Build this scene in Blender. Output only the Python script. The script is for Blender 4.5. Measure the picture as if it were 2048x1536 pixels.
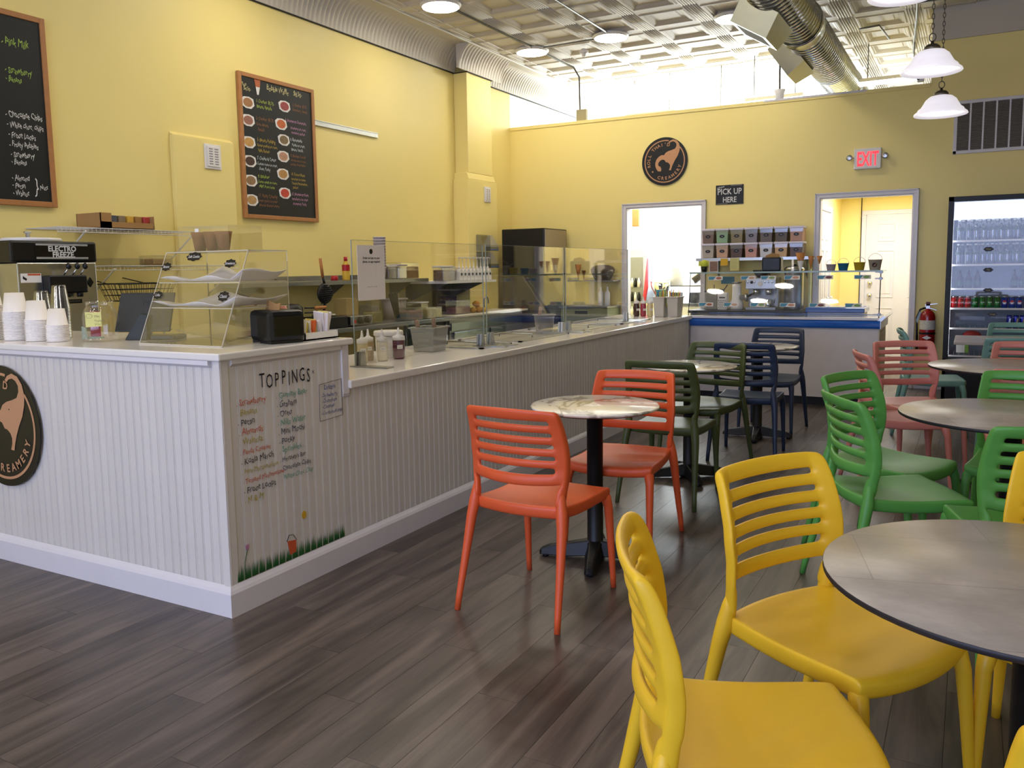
import bpy, bmesh, math, random
from mathutils import Vector, Matrix
random.seed(7)
for o in list(bpy.data.objects): bpy.data.objects.remove(o)
S = bpy.context.scene; C = S.collection
PI = math.pi

# ---------------------------------------------------------------- camera
cd = bpy.data.cameras.new('camera'); cam = bpy.data.objects.new('camera', cd); C.objects.link(cam)
yaw, pit, rol = -0.501613, -0.110084, -0.0153095
fw = Vector((math.sin(yaw)*math.cos(pit), math.cos(yaw)*math.cos(pit), math.sin(pit)))
rt = Vector((math.cos(yaw), -math.sin(yaw), 0)); up = rt.cross(fw)
r2 = rt*math.cos(rol)+up*math.sin(rol); u2 = -rt*math.sin(rol)+up*math.cos(rol)
cam.matrix_world = Matrix(((r2.x, u2.x, -fw.x, 0), (r2.y, u2.y, -fw.y, 0), (r2.z, u2.z, -fw.z, 1.38), (0, 0, 0, 1)))
cd.sensor_fit = 'HORIZONTAL'; cd.sensor_width = 36; cd.lens = 1676.13/2048*36
cd.shift_y = (723.68-768)/2048; cd.clip_start = .02
S.camera = cam

# ---------------------------------------------------------------- view, world, lights
S.view_settings.view_transform = 'Standard'; S.view_settings.look = 'None'
S.view_settings.gamma = 1; S.view_settings.use_curve_mapping = False
S.view_settings.exposure = 0.12
w = bpy.data.worlds.new('World'); S.world = w; w.use_nodes = True
w.node_tree.nodes['Background'].inputs[0].default_value = (.62, .74, 1, 1)
w.node_tree.nodes['Background'].inputs[1].default_value = 1.0
def area(name, loc, rot, sx, sy, power, col):
    l = bpy.data.lights.new(name, 'AREA'); l.shape = 'RECTANGLE'; l.size = sx; l.size_y = sy; l.energy = power; l.color = col
    o = bpy.data.objects.new(name, l); C.objects.link(o); o.location = loc; o.rotation_euler = rot; return o
# daylight through the shop front behind the camera
area('daylight_shopfront', (-1.7, -3.68, 1.92), (PI/2, 0, 0), 6.7, 2.7, 265, (.50, .60, 1))
# rooms behind the partition
area('light_kitchen', (-3.6, 12.2, 2.5), (0, 0, 0), 1.6, 2.6, 190, (.86, .94, 1))
area('light_hall', (-1.0, 11.2, 2.28), (0, 0, 0), .8, 1.0, 38, (.92, .96, 1))
area('light_backroom', (-3.5, 13.0, 3.2), (PI, 0, 0), 4.5, 2.4, 520, (.88, .95, 1))

# ---------------------------------------------------------------- materials
def lin(c):
    return c/12.92 if c <= .04045 else ((c+.055)/1.055)**2.4
def rgb(h):
    h = h.lstrip('#'); return tuple(lin(int(h[i:i+2], 16)/255) for i in (0, 2, 4))+(1,)
MC = {}
def mat(name, col, rough=.5, metal=0, var=.06, scale=12, bump=0, emit=0, coat=0, trans=0, ior=1.45, rnd=0, spec=.5):
    if name in MC: return MC[name]
    m = bpy.data.materials.new(name); m.use_nodes = True; MC[name] = m
    nt = m.node_tree; b = nt.nodes['Principled BSDF']; L = nt.links.new
    c = rgb(col) if isinstance(col, str) else col
    tc = nt.nodes.new('ShaderNodeTexCoord'); nz = nt.nodes.new('ShaderNodeTexNoise')
    nz.inputs['Scale'].default_value = scale; nz.inputs['Detail'].default_value = 3
    L(tc.outputs['Object'], nz.inputs['Vector'])
    mr = nt.nodes.new('ShaderNodeMapRange'); mr.inputs['To Min'].default_value = 1-var; mr.inputs['To Max'].default_value = 1+var
    L(nz.outputs['Fac'], mr.inputs['Value'])
    hs = nt.nodes.new('ShaderNodeHueSaturation'); hs.inputs['Color'].default_value = c
    if rnd:
        oi = nt.nodes.new('ShaderNodeObjectInfo'); r2_ = nt.nodes.new('ShaderNodeMapRange')
        r2_.inputs['To Min'].default_value = 1-rnd; r2_.inputs['To Max'].default_value = 1+rnd
        L(oi.outputs['Random'], r2_.inputs['Value']); mm = nt.nodes.new('ShaderNodeMath'); mm.operation = 'MULTIPLY'
        L(mr.outputs[0], mm.inputs[0]); L(r2_.outputs[0], mm.inputs[1]); L(mm.outputs[0], hs.inputs['Value'])
    else: L(mr.outputs[0], hs.inputs['Value'])
    L(hs.outputs[0], b.inputs['Base Color'])
    b.inputs['Roughness'].default_value = rough; b.inputs['Metallic'].default_value = metal
    b.inputs['Coat Weight'].default_value = coat; b.inputs['IOR'].default_value = ior
    b.inputs['Transmission Weight'].default_value = trans; b.inputs['Specular IOR Level'].default_value = spec
    if emit:
        b.inputs['Emission Color'].default_value = c; b.inputs['Emission Strength'].default_value = emit
    if bump:
        bp = nt.nodes.new('ShaderNodeBump'); bp.inputs['Strength'].default_value = bump; bp.inputs['Distance'].default_value = .004
        L(nz.outputs['Fac'], bp.inputs['Height']); L(bp.outputs[0], b.inputs['Normal'])
    return m
def glassy(name, col=(1, 1, 1, 1), refl=.06, rough=.02, tint=.97, edge=.35):
    """thin clear sheet: mostly passes light, mirrors by Fresnel"""
    if name in MC: return MC[name]
    m = bpy.data.materials.new(name); m.use_nodes = True; MC[name] = m
    nt = m.node_tree; nt.nodes.clear(); L = nt.links.new
    out = nt.nodes.new('ShaderNodeOutputMaterial'); mx = nt.nodes.new('ShaderNodeMixShader')
    tr = nt.nodes.new('ShaderNodeBsdfTransparent'); gl = nt.nodes.new('ShaderNodeBsdfGlossy'); lw = nt.nodes.new('ShaderNodeLayerWeight')
    lw.inputs['Blend'].default_value = .2
    mr = nt.nodes.new('ShaderNodeMapRange'); mr.inputs['To Min'].default_value = refl; mr.inputs['To Max'].default_value = edge
    L(lw.outputs['Facing'], mr.inputs['Value']); L(mr.outputs[0], mx.inputs[0])
    tr.inputs[0].default_value = tuple(c*tint for c in col[:3])+(1,); gl.inputs[0].default_value = (1, 1, 1, 1); gl.inputs['Roughness'].default_value = rough
    L(tr.outputs[0], mx.inputs[1]); L(gl.outputs[0], mx.inputs[2]); L(mx.outputs[0], out.inputs[0])
    return m
def lamp_mat(name, col, strength):
    return mat(name, col, .5, emit=strength, var=.01)

# ---------------------------------------------------------------- mesh helpers
class B:
    def __init__(s): s.bm = bmesh.new(); s.mi = 0
    def _new(s, fs):
        for f in fs: f.material_index = s.mi
    def face(s, vs):
        v = [s.bm.verts.new(p) for p in vs]; f = s.bm.faces.new(v); f.material_index = s.mi; return f
    def box(s, a, b, bev=0):
        x0, y0, z0 = [min(a[i], b[i]) for i in range(3)]; x1, y1, z1 = [max(a[i], b[i]) for i in range(3)]
        V = [s.bm.verts.new(p) for p in ((x0, y0, z0), (x1, y0, z0), (x1, y1, z0), (x0, y1, z0), (x0, y0, z1), (x1, y0, z1), (x1, y1, z1), (x0, y1, z1))]
        F = [s.bm.faces.new([V[i] for i in q]) for q in ((0, 3, 2, 1), (4, 5, 6, 7), (0, 1, 5, 4), (1, 2, 6, 5), (2, 3, 7, 6), (3, 0, 4, 7))]
        s._new(F)
        if bev:
            r = bmesh.ops.bevel(s.bm, geom=list({e for f in F for e in f.edges}), offset=bev, segments=2, affect='EDGES', profile=.5)
            s._new(r['faces'])
        return s
    def obox(s, c, hx, hy, hz, rot=0, bev=0):
        n0 = len(s.bm.verts); s.box((-hx, -hy, -hz), (hx, hy, hz), bev)
        s.bm.verts.ensure_lookup_table(); M = Matrix.Translation(c) @ (Matrix.Rotation(rot, 4, 'Z') if not isinstance(rot, Matrix) else rot)
        for v in s.bm.verts[n0:]: v.co = M @ v.co
        return s
    def lathe(s, prof, c=(0, 0, 0), n=24, M=None, cap=True):
        rings = []
        for r, z in prof:
            ring = []
            for i in range(n):
                a = 2*PI*i/n; p = Vector((r*math.cos(a), r*math.sin(a), z))
                if M is not None: p = M @ p
                ring.append(s.bm.verts.new(p+Vector(c)))
            rings.append(ring)
        for k in range(len(rings)-1):
            for i in range(n):
                j = (i+1) % n; f = s.bm.faces.new((rings[k][i], rings[k][j], rings[k+1][j], rings[k+1][i])); f.material_index = s.mi; f.smooth = True
        if cap:
            if prof[0][0] > 1e-5: s._new([s.bm.faces.new(rings[0][::-1])])
            if prof[-1][0] > 1e-5: s._new([s.bm.faces.new(rings[-1])])
        return s
    def tube(s, pts, r, n=8, flat=None, closed=False):
        """tube along pts; r number or list; flat=(vector, factor) squashes the section along vector"""
        P = [Vector(p) for p in pts]; R = r if isinstance(r, (list, tuple)) else [r]*len(P); rings = []; prev = None
        for k, p in enumerate(P):
            if closed: t = P[(k+1) % len(P)]-P[k-1]
            else: t = (P[min(k+1, len(P)-1)]-P[max(k-1, 0)])
            t.normalize()
            if prev is None:
                a = Vector((0, 0, 1)) if abs(t.z) < .9 else Vector((1, 0, 0)); u = t.cross(a).normalized()
            else: u = (prev-t*prev.dot(t)).normalized()
            prev = u; v = t.cross(u); ring = []
            for i in range(n):
                a = 2*PI*(i+.5)/n; q = (u*math.cos(a)+v*math.sin(a))*R[k]
                if flat: q = q-flat[0]*(q.dot(flat[0])*(1-flat[1]))
                ring.append(s.bm.verts.new(p+q))
            rings.append(ring)
        m = len(rings)
        for k in range(m if closed else m-1):
            for i in range(n):
                j = (i+1) % n; f = s.bm.faces.new((rings[k][i], rings[k][j], rings[(k+1) % m][j], rings[(k+1) % m][i])); f.material_index = s.mi; f.smooth = n > 4
        if not closed: s._new([s.bm.faces.new(rings[0][::-1]), s.bm.faces.new(rings[-1])])
        return s
    def prism(s, poly, o, u, v, wv, smooth=False):
        """polygon (a,b) in plane o+a*u+b*v, extruded by vector wv"""
        o, u, v, wv = Vector(o), Vector(u), Vector(v), Vector(wv)
        a = [s.bm.verts.new(o+u*p[0]+v*p[1]) for p in poly]; b = [s.bm.verts.new(o+u*p[0]+v*p[1]+wv) for p in poly]; n = len(poly)
        F = [s.bm.faces.new(a[::-1]), s.bm.faces.new(b)]
        for i in range(n):
            f = s.bm.faces.new((a[i], a[(i+1) % n], b[(i+1) % n], b[i])); f.smooth = smooth; F.append(f)
        s._new(F); return s
    def sphere(s, c, r, n=12, m=8, sz=1, top=PI, start=0):
        prof = [(max(r*math.sin(start+(top-start)*k/m), 1e-4), -r*sz*math.cos(start+(top-start)*k/m)) for k in range(m+1)]
        return s.lathe(prof, c, n)
    def ring(s, r0, r1, o, u, v, wv, n=48):
        o, u, v, wv = Vector(o), Vector(u), Vector(v), Vector(wv)
        R = []
        for r, e in ((r0, 0), (r1, 0), (r1, 1), (r0, 1)):
            R.append([s.bm.verts.new(o+u*(r*math.cos(2*PI*i/n))+v*(r*math.sin(2*PI*i/n))+wv*e) for i in range(n)])
        for k in range(4):
            for i in range(n):
                j = (i+1) % n; f = s.bm.faces.new((R[k][i], R[k][j], R[(k+1) % 4][j], R[(k+1) % 4][i])); f.material_index = s.mi
        return s
    def text(s, txt, size, o, u, v, n, depth=.001, shear=0, jit=0, align='LEFT', sx=1, rot=0, bold=0):
        me = text_mesh(txt, align, shear, bold)
        o, u, v, n = Vector(o), Vector(u), Vector(v), Vector(n)
        if rot: u, v = u*math.cos(rot)+v*math.sin(rot), v*math.cos(rot)-u*math.sin(rot)
        vs = []
        for c in me[0]:
            dy = jit*math.sin(c[0]*5.3+len(txt))*.12
            vs.append(s.bm.verts.new(o+u*(c[0]*size*sx)+v*((c[1]+dy)*size)+n*depth))
        for f in me[1]:
            try: s.bm.faces.new([vs[i] for i in f]).material_index = s.mi
            except ValueError: pass
        return s
TC = {}
def text_mesh(txt, align, shear, bold=0):
    k = (txt, align, shear, bold)
    if k in TC: return TC[k]
    cu = bpy.data.curves.new('t', 'FONT'); cu.body = txt; cu.size = 1; cu.align_x = align; cu.shear = shear; cu.resolution_u = 2; cu.fill_mode = 'FRONT'; cu.offset = bold
    ob = bpy.data.objects.new('t', cu); C.objects.link(ob)
    dg = bpy.context.evaluated_depsgraph_get(); e = ob.evaluated_get(dg); me = e.to_mesh()
    r = ([tuple(v.co) for v in me.vertices], [tuple(p.vertices) for p in me.polygons])
    e.to_mesh_clear(); bpy.data.objects.remove(ob); bpy.data.curves.remove(cu); TC[k] = r; return r

def obj(name, b, m, parent=None, loc=None, smooth=False, subsurf=0, label=None, kind=None, bevel=0):
    bm = b.bm if isinstance(b, B) else b
    bmesh.ops.recalc_face_normals(bm, faces=bm.faces[:]) if not getattr(b, 'keepn', False) else None
    me = bpy.data.meshes.new(name); bm.to_mesh(me); bm.free()
    if smooth:
        for p in me.polygons: p.use_smooth = True
    for mm in (m if isinstance(m, (list, tuple)) else [m]): me.materials.append(mm)
    o = bpy.data.objects.new(name, me); C.objects.link(o)
    if parent: o.parent = parent
    if loc: o.location = loc
    if bevel:
        md = o.modifiers.new('bevel', 'BEVEL'); md.width = bevel; md.segments = 2; md.limit_method = 'ANGLE'; md.angle_limit = .7
    if subsurf:
        md = o.modifiers.new('sub', 'SUBSURF'); md.levels = md.render_levels = subsurf
    if label: o['label'] = label
    if kind: o['kind'] = kind
    return o
def bake(o):
    dg = bpy.context.evaluated_depsgraph_get(); me = bpy.data.meshes.new_from_object(o.evaluated_get(dg)); o.modifiers.clear(); o.data = me
    for p in me.polygons: p.use_smooth = True
    return o
def thing(name, label, cat, loc=(0, 0, 0), rz=0, group=None):
    o = bpy.data.objects.new(name, None); C.objects.link(o); o.location = loc; o.rotation_euler = (0, 0, rz)
    o['label'] = label; o['category'] = cat; o.empty_display_size = .05
    if group: o['group'] = group
    return o
def tag(o, label, cat, group=None, kind=None):
    o['label'] = label; o['category'] = cat
    if group: o['group'] = group
    if kind: o['kind'] = kind
    return o
def struct(name, b, m, parent=None, **k):
    o = obj(name, b, m, parent, **k)
    if not parent: o['kind'] = 'structure'
    return o
def dup(root, loc, rz, label=None, group=None, mats=None, name=None):
    r = root.copy(); C.objects.link(r); r.location = loc; r.rotation_euler = (0, 0, rz)
    if label: r['label'] = label
    if group: r['group'] = group
    if name: r.name = name
    def sw(o):
        if mats and o.type == 'MESH':
            for i, sl in enumerate(o.material_slots):
                if sl.material in mats: nm_ = mats[sl.material]; sl.link = 'OBJECT'; sl.material = nm_
    CH = {}
    for ch in [c for c in root.children]:
        c = ch.copy(); C.objects.link(c); c.parent = r; c.matrix_parent_inverse = ch.matrix_parent_inverse
        sw(c)
        for g in ch.children:
            d = g.copy(); C.objects.link(d); d.parent = c; sw(d)
    sw(r)
    return r
def quick(name, label, cat, b, m, loc=(0, 0, 0), rz=0, group=None, **k):
    o = obj(name, b, m, None, loc, **k); o.rotation_euler = (0, 0, rz); return tag(o, label, cat, group)
UX, UY, UZ = Vector((1, 0, 0)), Vector((0, 1, 0)), Vector((0, 0, 1))
XL, YB, XC = -5.57, 10.2, -2.575
# ---------------------------------------------------------------- palette
yellow = mat('yellow_wall_paint', '#f5e292', .45, var=.02, scale=2.5)
white_wall = mat('white_wall_paint', '#e8e9ea', .6, var=.02)
trimw = mat('white_trim_paint', '#dcd8dc', .35, var=.03)
bead = mat('white_beadboard_paint', '#d9d3cc', .38, var=.04, scale=6, rnd=.03)
ceilm = mat('cream_tin_ceiling_paint', '#cbc3b5', .52, var=.05, scale=3)
quartz = mat('white_quartz', '#e9e4dd', .12, var=.03, scale=30)
steel = mat('brushed_steel', '#b9bbbb', .28, 1, var=.08, scale=20)
dsteel = mat('dull_steel', '#8d8f90', .38, .9, var=.1, scale=20)
chrome = mat('chrome', '#e4e6e8', .08, 1)
galv = mat('galvanised_steel', '#c6c9c8', .16, 1, var=.12, scale=9)
conduit = mat('conduit_grey', '#7b7b78', .4, .7)
black = mat('black_plastic', '#0d0e11', .35, var=.1)
blackm = mat('black_powder_coat', '#0b0b0d', .45, var=.15)
dark = mat('dark_recess', '#15130f', .6)
oak = mat('oak_frame', '#b17a48', .45, var=.18, scale=25)
chalk = mat('chalkboard', '#14181a', .5, var=.12, scale=6)
clear = glassy('clear_glass', refl=.03, edge=.3, tint=.985)
clearplast = glassy('clear_plastic', (.93, .94, .95, 1), refl=.09, rough=.12, tint=.93, edge=.5)
acrylic = glassy('clear_acrylic', refl=.03, edge=.4, tint=.985)
acredge = mat('acrylic_edge', '#d9d2c0', .2, var=.02)
paper = mat('white_paper', '#ebe6e0', .75, var=.03)
cupw = mat('white_paper_cup', '#f3ede6', .6, var=.02)
kraft = mat('kraft_paper', '#a9814e', .8, var=.1)
cone = mat('waffle_cone', '#b7793a', .7, var=.2, scale=60)
tan = mat('logo_tan', '#c08f68', .6, var=.02)
logob = mat('logo_black', '#0f1013', .4)
inkb = mat('black_ink', '#14131a', .6)
wht = mat('white_plastic', '#e9e6e3', .4, var=.03)
redp = mat('red_plastic', '#b31f2a', .35)
bluep = mat('glossy_blue_trim', '#1c5cb4', .15, coat=.5, var=.03)
discm = lamp_mat('disc_light_glow', (1, .91, .78, 1), 34)
tubem = lamp_mat('lamp_glow_cool', (.9, .96, 1, 1), 9)
def ink(h): return mat('marker_'+h.strip('#'), h, .6, var=.12, scale=40)

# ---------------------------------------------------------------- floor
def plank_mat(name, island=False):
    m = bpy.data.materials.new(name); m.use_nodes = True; nt = m.node_tree; b = nt.nodes['Principled BSDF']; L = nt.links.new
    tc = nt.nodes.new('ShaderNodeNewGeometry'); mp = nt.nodes.new('ShaderNodeMapping'); mp.inputs['Scale'].default_value = (9, .8, 1)
    src = nt.nodes.new('ShaderNodeNewGeometry').outputs['Random Per Island'] if island else nt.nodes.new('ShaderNodeObjectInfo').outputs['Random']
    cx = nt.nodes.new('ShaderNodeCombineXYZ'); mu = nt.nodes.new('ShaderNodeMath'); mu.operation = 'MULTIPLY'; mu.inputs[1].default_value = 40
    L(src, mu.inputs[0]); L(mu.outputs[0], cx.inputs[0]); L(mu.outputs[0], cx.inputs[1])
    L(tc.outputs['Position'], mp.inputs['Vector']); va = nt.nodes.new('ShaderNodeVectorMath'); L(mp.outputs[0], va.inputs[0]); L(cx.outputs[0], va.inputs[1])
    nz = nt.nodes.new('ShaderNodeTexNoise'); nz.inputs['Scale'].default_value = 1.6; nz.inputs['Detail'].default_value = 8; nz.inputs['Roughness'].default_value = .62; nz.inputs['Distortion'].default_value = .5
    L(va.outputs[0], nz.inputs['Vector'])
    cr = nt.nodes.new('ShaderNodeValToRGB'); e = cr.color_ramp.elements
    e[0].position = .26; e[0].color = rgb('#2a2421'); e[1].position = .78; e[1].color = rgb('#766961')
    x = e.new(.46); x.color = rgb('#4d443f'); x = e.new(.36); x.color = rgb('#3f3734')
    L(nz.outputs['Fac'], cr.inputs[0])
    hs = nt.nodes.new('ShaderNodeHueSaturation'); mr = nt.nodes.new('ShaderNodeMapRange'); mr.inputs['To Min'].default_value = .84; mr.inputs['To Max'].default_value = 1.16
    L(src, mr.inputs['Value']); L(mr.outputs[0], hs.inputs['Value']); L(cr.outputs[0], hs.inputs['Color']); L(hs.outputs[0], b.inputs['Base Color'])
    b.inputs['Roughness'].default_value = .34
    bp = nt.nodes.new('ShaderNodeBump'); bp.inputs['Strength'].default_value = .12; bp.inputs['Distance'].default_value = .002
    L(nz.outputs['Fac'], bp.inputs['Height']); L(bp.outputs[0], b.inputs['Normal'])
    return m
pm, pmi = plank_mat('vinyl_plank'), plank_mat('vinyl_plank_far', True)
b = B(); b.box((-5.7, -3.6, -.1), (2.7, 14.7, -.004)); floor = struct('floor', b, dark)
PW, PL = .15, 1.22
cells = []
for i in range(int(8.2/PW)+1):
    off = (i*.397) % 1*PL
    for k in range(-1, 15):
        x0 = -5.57+i*PW; y0 = -3.4+off+k*PL-PL*.5
        y1 = y0+PL; y0 = max(y0, -3.5); y1 = min(y1, 14.5)
        if y1-y0 > .05 and x0+PW < 2.62: cells.append((x0, y0, y1))
def seen(c):
    x, y = c[0]+PW/2, (c[1]+c[2])/2
    if x < -2.6 and y > 2.4: return False
    if y < .35: return False
    return -1.02*y-1.9 < x < .09*y+.45
near = sorted([c for c in cells if seen(c) and c[2]-c[1] > PL-.01], key=lambda c: math.hypot(c[0], c[1]+.6))[:296]
ns = set(near)
b = B(); b.box((.0006, .0006, -.004), (PW-.0006, PL-.0006, 0)); pl0 = None
for c in near:
    if pl0 is None: pl0 = obj('plank', b, pm, floor, (c[0], c[1], 0), bevel=0); o = pl0
    else: o = bpy.data.objects.new('plank', pl0.data); C.objects.link(o); o.parent = floor; o.location = (c[0], c[1], 0)
b = B()
for c in cells:
    if c not in ns: b.box((c[0]+.0006, c[1]+.0006, -.004), (c[0]+PW-.0006, c[2]-.0006, 0))
obj('plank_remainder', b, pmi, floor, kind='stuff')

# ---------------------------------------------------------------- walls
b = B(); b.box((-5.7, -3.6, 0), (XL, YB, 4.1)); wl = struct('wall_left', b, yellow)
b = B(); b.box((0, 4.62, .0), (.045, 5.24, 2.47)).prism([(0, 2.47), (.045, 2.47), (0, 2.50)], (0, 4.62, 0), (1, 0, 0), (0, 0, 1), (0, .62, 0))
for v in b.bm.verts: v.co.x += XL
obj('wall_chase', b, yellow, wl, bevel=.006)
b = B(); b.box((XL, 8.80, 2.55), (-5.386, 9.38, 3.73)); b.box((XL, 8.74, 0), (-5.36, 9.44, 2.47))
b.prism([(0, 0), (.21, 0), (.184, .08), (0, .08)], (XL, 8.765, 2.47), (1, 0, 0), (0, 0, 1), (0, .65, 0))
obj('pilaster', b, yellow, wl, bevel=.006)
b = B(); b.box((-5.7, YB, 0), (XL, 14.6, 4.1)); struct('wall_rear_left', b, white_wall)
b = B(); b.box((-5.7, 14.5, 0), (2.7, 14.6, 4.1)); struct('wall_rear', b, white_wall)
b = B(); b.box((2.6, -3.6, 0), (2.7, 14.6, 4.1)); struct('wall_right', b, yellow)
b = B(); b.box((-5.7, -3.6, 0), (2.7, -3.5, .55)); b.box((-5.7, -3.6, 3.3), (2.7, -3.5, 4.1)); b.box((-5.7, -3.6, .55), (-5.1, -3.5, 3.3)); b.box((1.7, -3.6, .55), (2.7, -3.5, 3.3))
struct('wall_front', b, white_wall)
b = B(); b.box((-5.1, -3.56, .55), (1.7, -3.55, 3.3)); win = struct('window_1', b, clear)
b = B()
for x in (-5.1, -2.83, -.57, 1.66): b.box((x, -3.6, .55), (x+.04, -3.5, 3.3))
b.box((-5.1, -3.6, .55), (1.7, -3.5, .6)); b.box((-5.1, -3.6, 3.25), (1.7, -3.5, 3.3)); obj('window_frame', b, dsteel, win)
T = 3.265
b = B()
for x0, x1, z0, z1 in ((XL, -3.9, 0, T), (-3.9, -2.92, 2.13, T), (-2.92, -1.558, 0, T), (-1.558, -.59, 2.13, T), (-.59, -.465, 0, T), (-.465, 2.6, 0, 4.0)):
    b.box((x0, YB, z0), (x1, YB+.12, z1))
bw = struct('wall_back', b, yellow)
b = B(); b.box((XL, YB-.012, T-.03), (-.465, YB+.135, T+.012)); obj('wall_cap', b, yellow, bw, bevel=.004)
b = B(); b.box((-2.2, YB-.016, T-.006), (-1.1, YB+.13, T+.016)); obj('cap_strip', b, trimw, bw)
# hall behind the right doorway
b = B(); b.box((-1.72, YB+.12, 0), (-1.62, 10.62, 2.33)); b.box((-1.72, 11.5, 0), (-1.62, 12.6, 2.33)); b.box((-1.72, 10.62, 2.06), (-1.62, 11.5, 2.33)); struct('wall_hall_left', b, yellow)
b = B(); b.box((-.25, YB+.12, 0), (-.15, 12.6, 2.33)); struct('wall_hall_right', b, yellow)
b = B(); b.box((-1.72, 12.5, 0), (-1.30, 12.6, 2.33)); b.box((-1.3, 12.5, 2.045), (-.38, 12.6, 2.33)); b.box((-.38, 12.5, 0), (-.15, 12.6, 2.33)); struct('wall_hall_rear', b, yellow)
b = B(); b.box((-1.72, YB+.12, 2.33), (-.15, 12.6, 2.4)); struct('ceiling_hall', b, yellow)
b = B(); b.tube([(-1.36, 12.46, .02), (-1.36, 12.47, 2.3)], .006, 6); tag(obj('cable', b, blackm), 'thin dark cable running down the yellow hall wall beside the white door', 'cable')

def casing(name, x0, x1, zt, y=YB, w=.052, d=.022):
    e = thing(name, '', ''); del e['label'], e['category']; e['kind'] = 'structure'
    b = B(); b.box((x0-w, y-d, 0), (x0, y, zt)).box((x1, y-d, 0), (x1+w, y, zt)).box((x0-w, y-d, zt), (x1+w, y, zt+w))
    b.box((x0-w, y-d-.01, 0), (x0-w+.014, y, zt+w)).box((x1+w-.014, y-d-.01, 0), (x1+w, y, zt+w)).box((x0-w, y-d-.01, zt+w-.014), (x1+w, y, zt+w))
    b.box((x0-.002, y-.005, 0), (x0+.012, y+.125, zt)).box((x1-.012, y-.005, 0), (x1+.002, y+.125, zt)).box((x0, y-.005, zt-.012), (x1, y+.125, zt+.002))
    obj('door_frame', b, trimw, e, bevel=.003); return e
casing('door_1', -3.9, -2.92, 2.13); casing('door_2', -1.558, -.59, 2.13)
def panel_door(name, o, u, n, W=.90, H=2.035, knobs=True, hinge=1):
    e = thing(name, '', ''); del e['label'], e['category']; e['kind'] = 'structure'
    o, u, n = Vector(o), Vector(u), Vector(n)
    def bx(b, a0, a1, z0, z1, d0, d1):
        P = [o+u*a+n*d+UZ*z for a in (a0, a1) for d in (d0, d1) for z in (z0, z1)]
        b.box((min(p.x for p in P), min(p.y for p in P), min(p.z for p in P)), (max(p.x for p in P), max(p.y for p in P), max(p.z for p in P)))
    b = B(); bx(b, 0, W, .01, H, -.04, -.004); lf = obj('door_leaf', b, trimw, e)
    rows = ((.12, .78), (.92, 1.56), (1.68, 1.92))
    for z0, z1 in rows:
        for a0, a1 in ((.15, W/2-.09), (W/2+.09, W-.15)):
            b = B(); bx(b, a0+.035, a1-.035, z0+.05, z1-.05, -.005, .003)
            for q in ((a0, a1, z0, z0+.012), (a0, a1, z1-.012, z1), (a0, a0+.012, z0+.012, z1-.012), (a1-.012, a1, z0+.012, z1-.012)): bx(b, q[0], q[1], q[2], q[3], -.005, .005)
            obj('door_panel', b, trimw, e, bevel=.0018)
    b = B(); bx(b, -.06, 0, 0, H+.005, -.02, .018); bx(b, W, W+.06, 0, H+.005, -.02, .018); bx(b, -.06, W+.06, H+.005, H+.065, -.02, .018); obj('door_frame', b, trimw, e, bevel=.004)
    M = Matrix.Rotation(PI/2, 4, 'X') if abs(n.y) > .5 else Matrix.Rotation(PI/2, 4, 'Y')
    if n.y > 0.5 or n.x < -.5: M = M @ Matrix.Rotation(PI, 4, 'X')
    for z in ((.95, 1.12) if knobs else (.95,)):
        p = o+u*(.07)+UZ*z
        b = B(); b.lathe([(.03, 0), (.03, .008), (.012, .012), (.012, .03), (.028, .04), (.03, .052), (.018, .064), (.001, .066)], p, 16, M); obj('door_knob', b, chrome, lf, smooth=True)
    return e
panel_door('door_3', (-1.30, 12.5, 0), UX, -UY)
panel_door('door_4', (-1.62, 11.46, 0), -UY, UX, .80, 2.03, False)

# base and trims
b = B(); b.box((-.59+.06, YB-.015, 0), (2.6, YB, .1)); struct('baseboard_back', b, trimw, bevel=.003)
# ---------------------------------------------------------------- ceiling
b = B(); b.box((-5.7, -3.6, 4.045), (2.7, 14.6, 4.1)); ceil = struct('ceiling', b, ceilm)
b = B(); b.box((XL, -3.5, 4.0), (-5.235, 14.5, 4.045)); obj('ceiling_border', b, ceilm, ceil)
TS = .656
def tile():
    b = B(); bm = b.bm; h = TS/2-.0015; rings = []
    for ins, z in ((0, .012), (0, 0), (.085, 0), (.095, -.010), (.112, -.010), (.122, 0), (.135, 0), (.165, .026), (.20, .026), (.21, .019), (.225, .019)):
        r = h-ins; rings.append([bm.verts.new((sx*r, sy*r, z)) for sx, sy in ((-1, -1), (1, -1), (1, 1), (-1, 1))])
    for k in range(len(rings)-1):
        for i in range(4): bm.faces.new((rings[k][i], rings[k][(i+1) % 4], rings[k+1][(i+1) % 4], rings[k+1][i]))
    bm.faces.new(rings[-1])
    for s in (-1, 1):
        for q in (.012, .038, .064): b.tube([(s*(h-q), -h, -.001), (s*(h-q), h, -.001)], .007, 6)
    return b
t0 = None; n = 0
for i in range(12):
    for k in range(24):
        y = 9.88+TS*.5+TS*(k-17)+.0; x = -5.235+TS*(i+.5)
        if y > 14.5 or y < -1.2 or x > 2.5: continue
        if t0 is None: t0 = o = obj('ceiling_tile', tile(), ceilm, ceil)
        else: o = bpy.data.objects.new('ceiling_tile', t0.data); C.objects.link(o); o.parent = ceil
        o.location = (x, y, 4.0); n += 1
        if y > 11.9 and x > .6: bpy.data.objects.remove(o)
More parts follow.
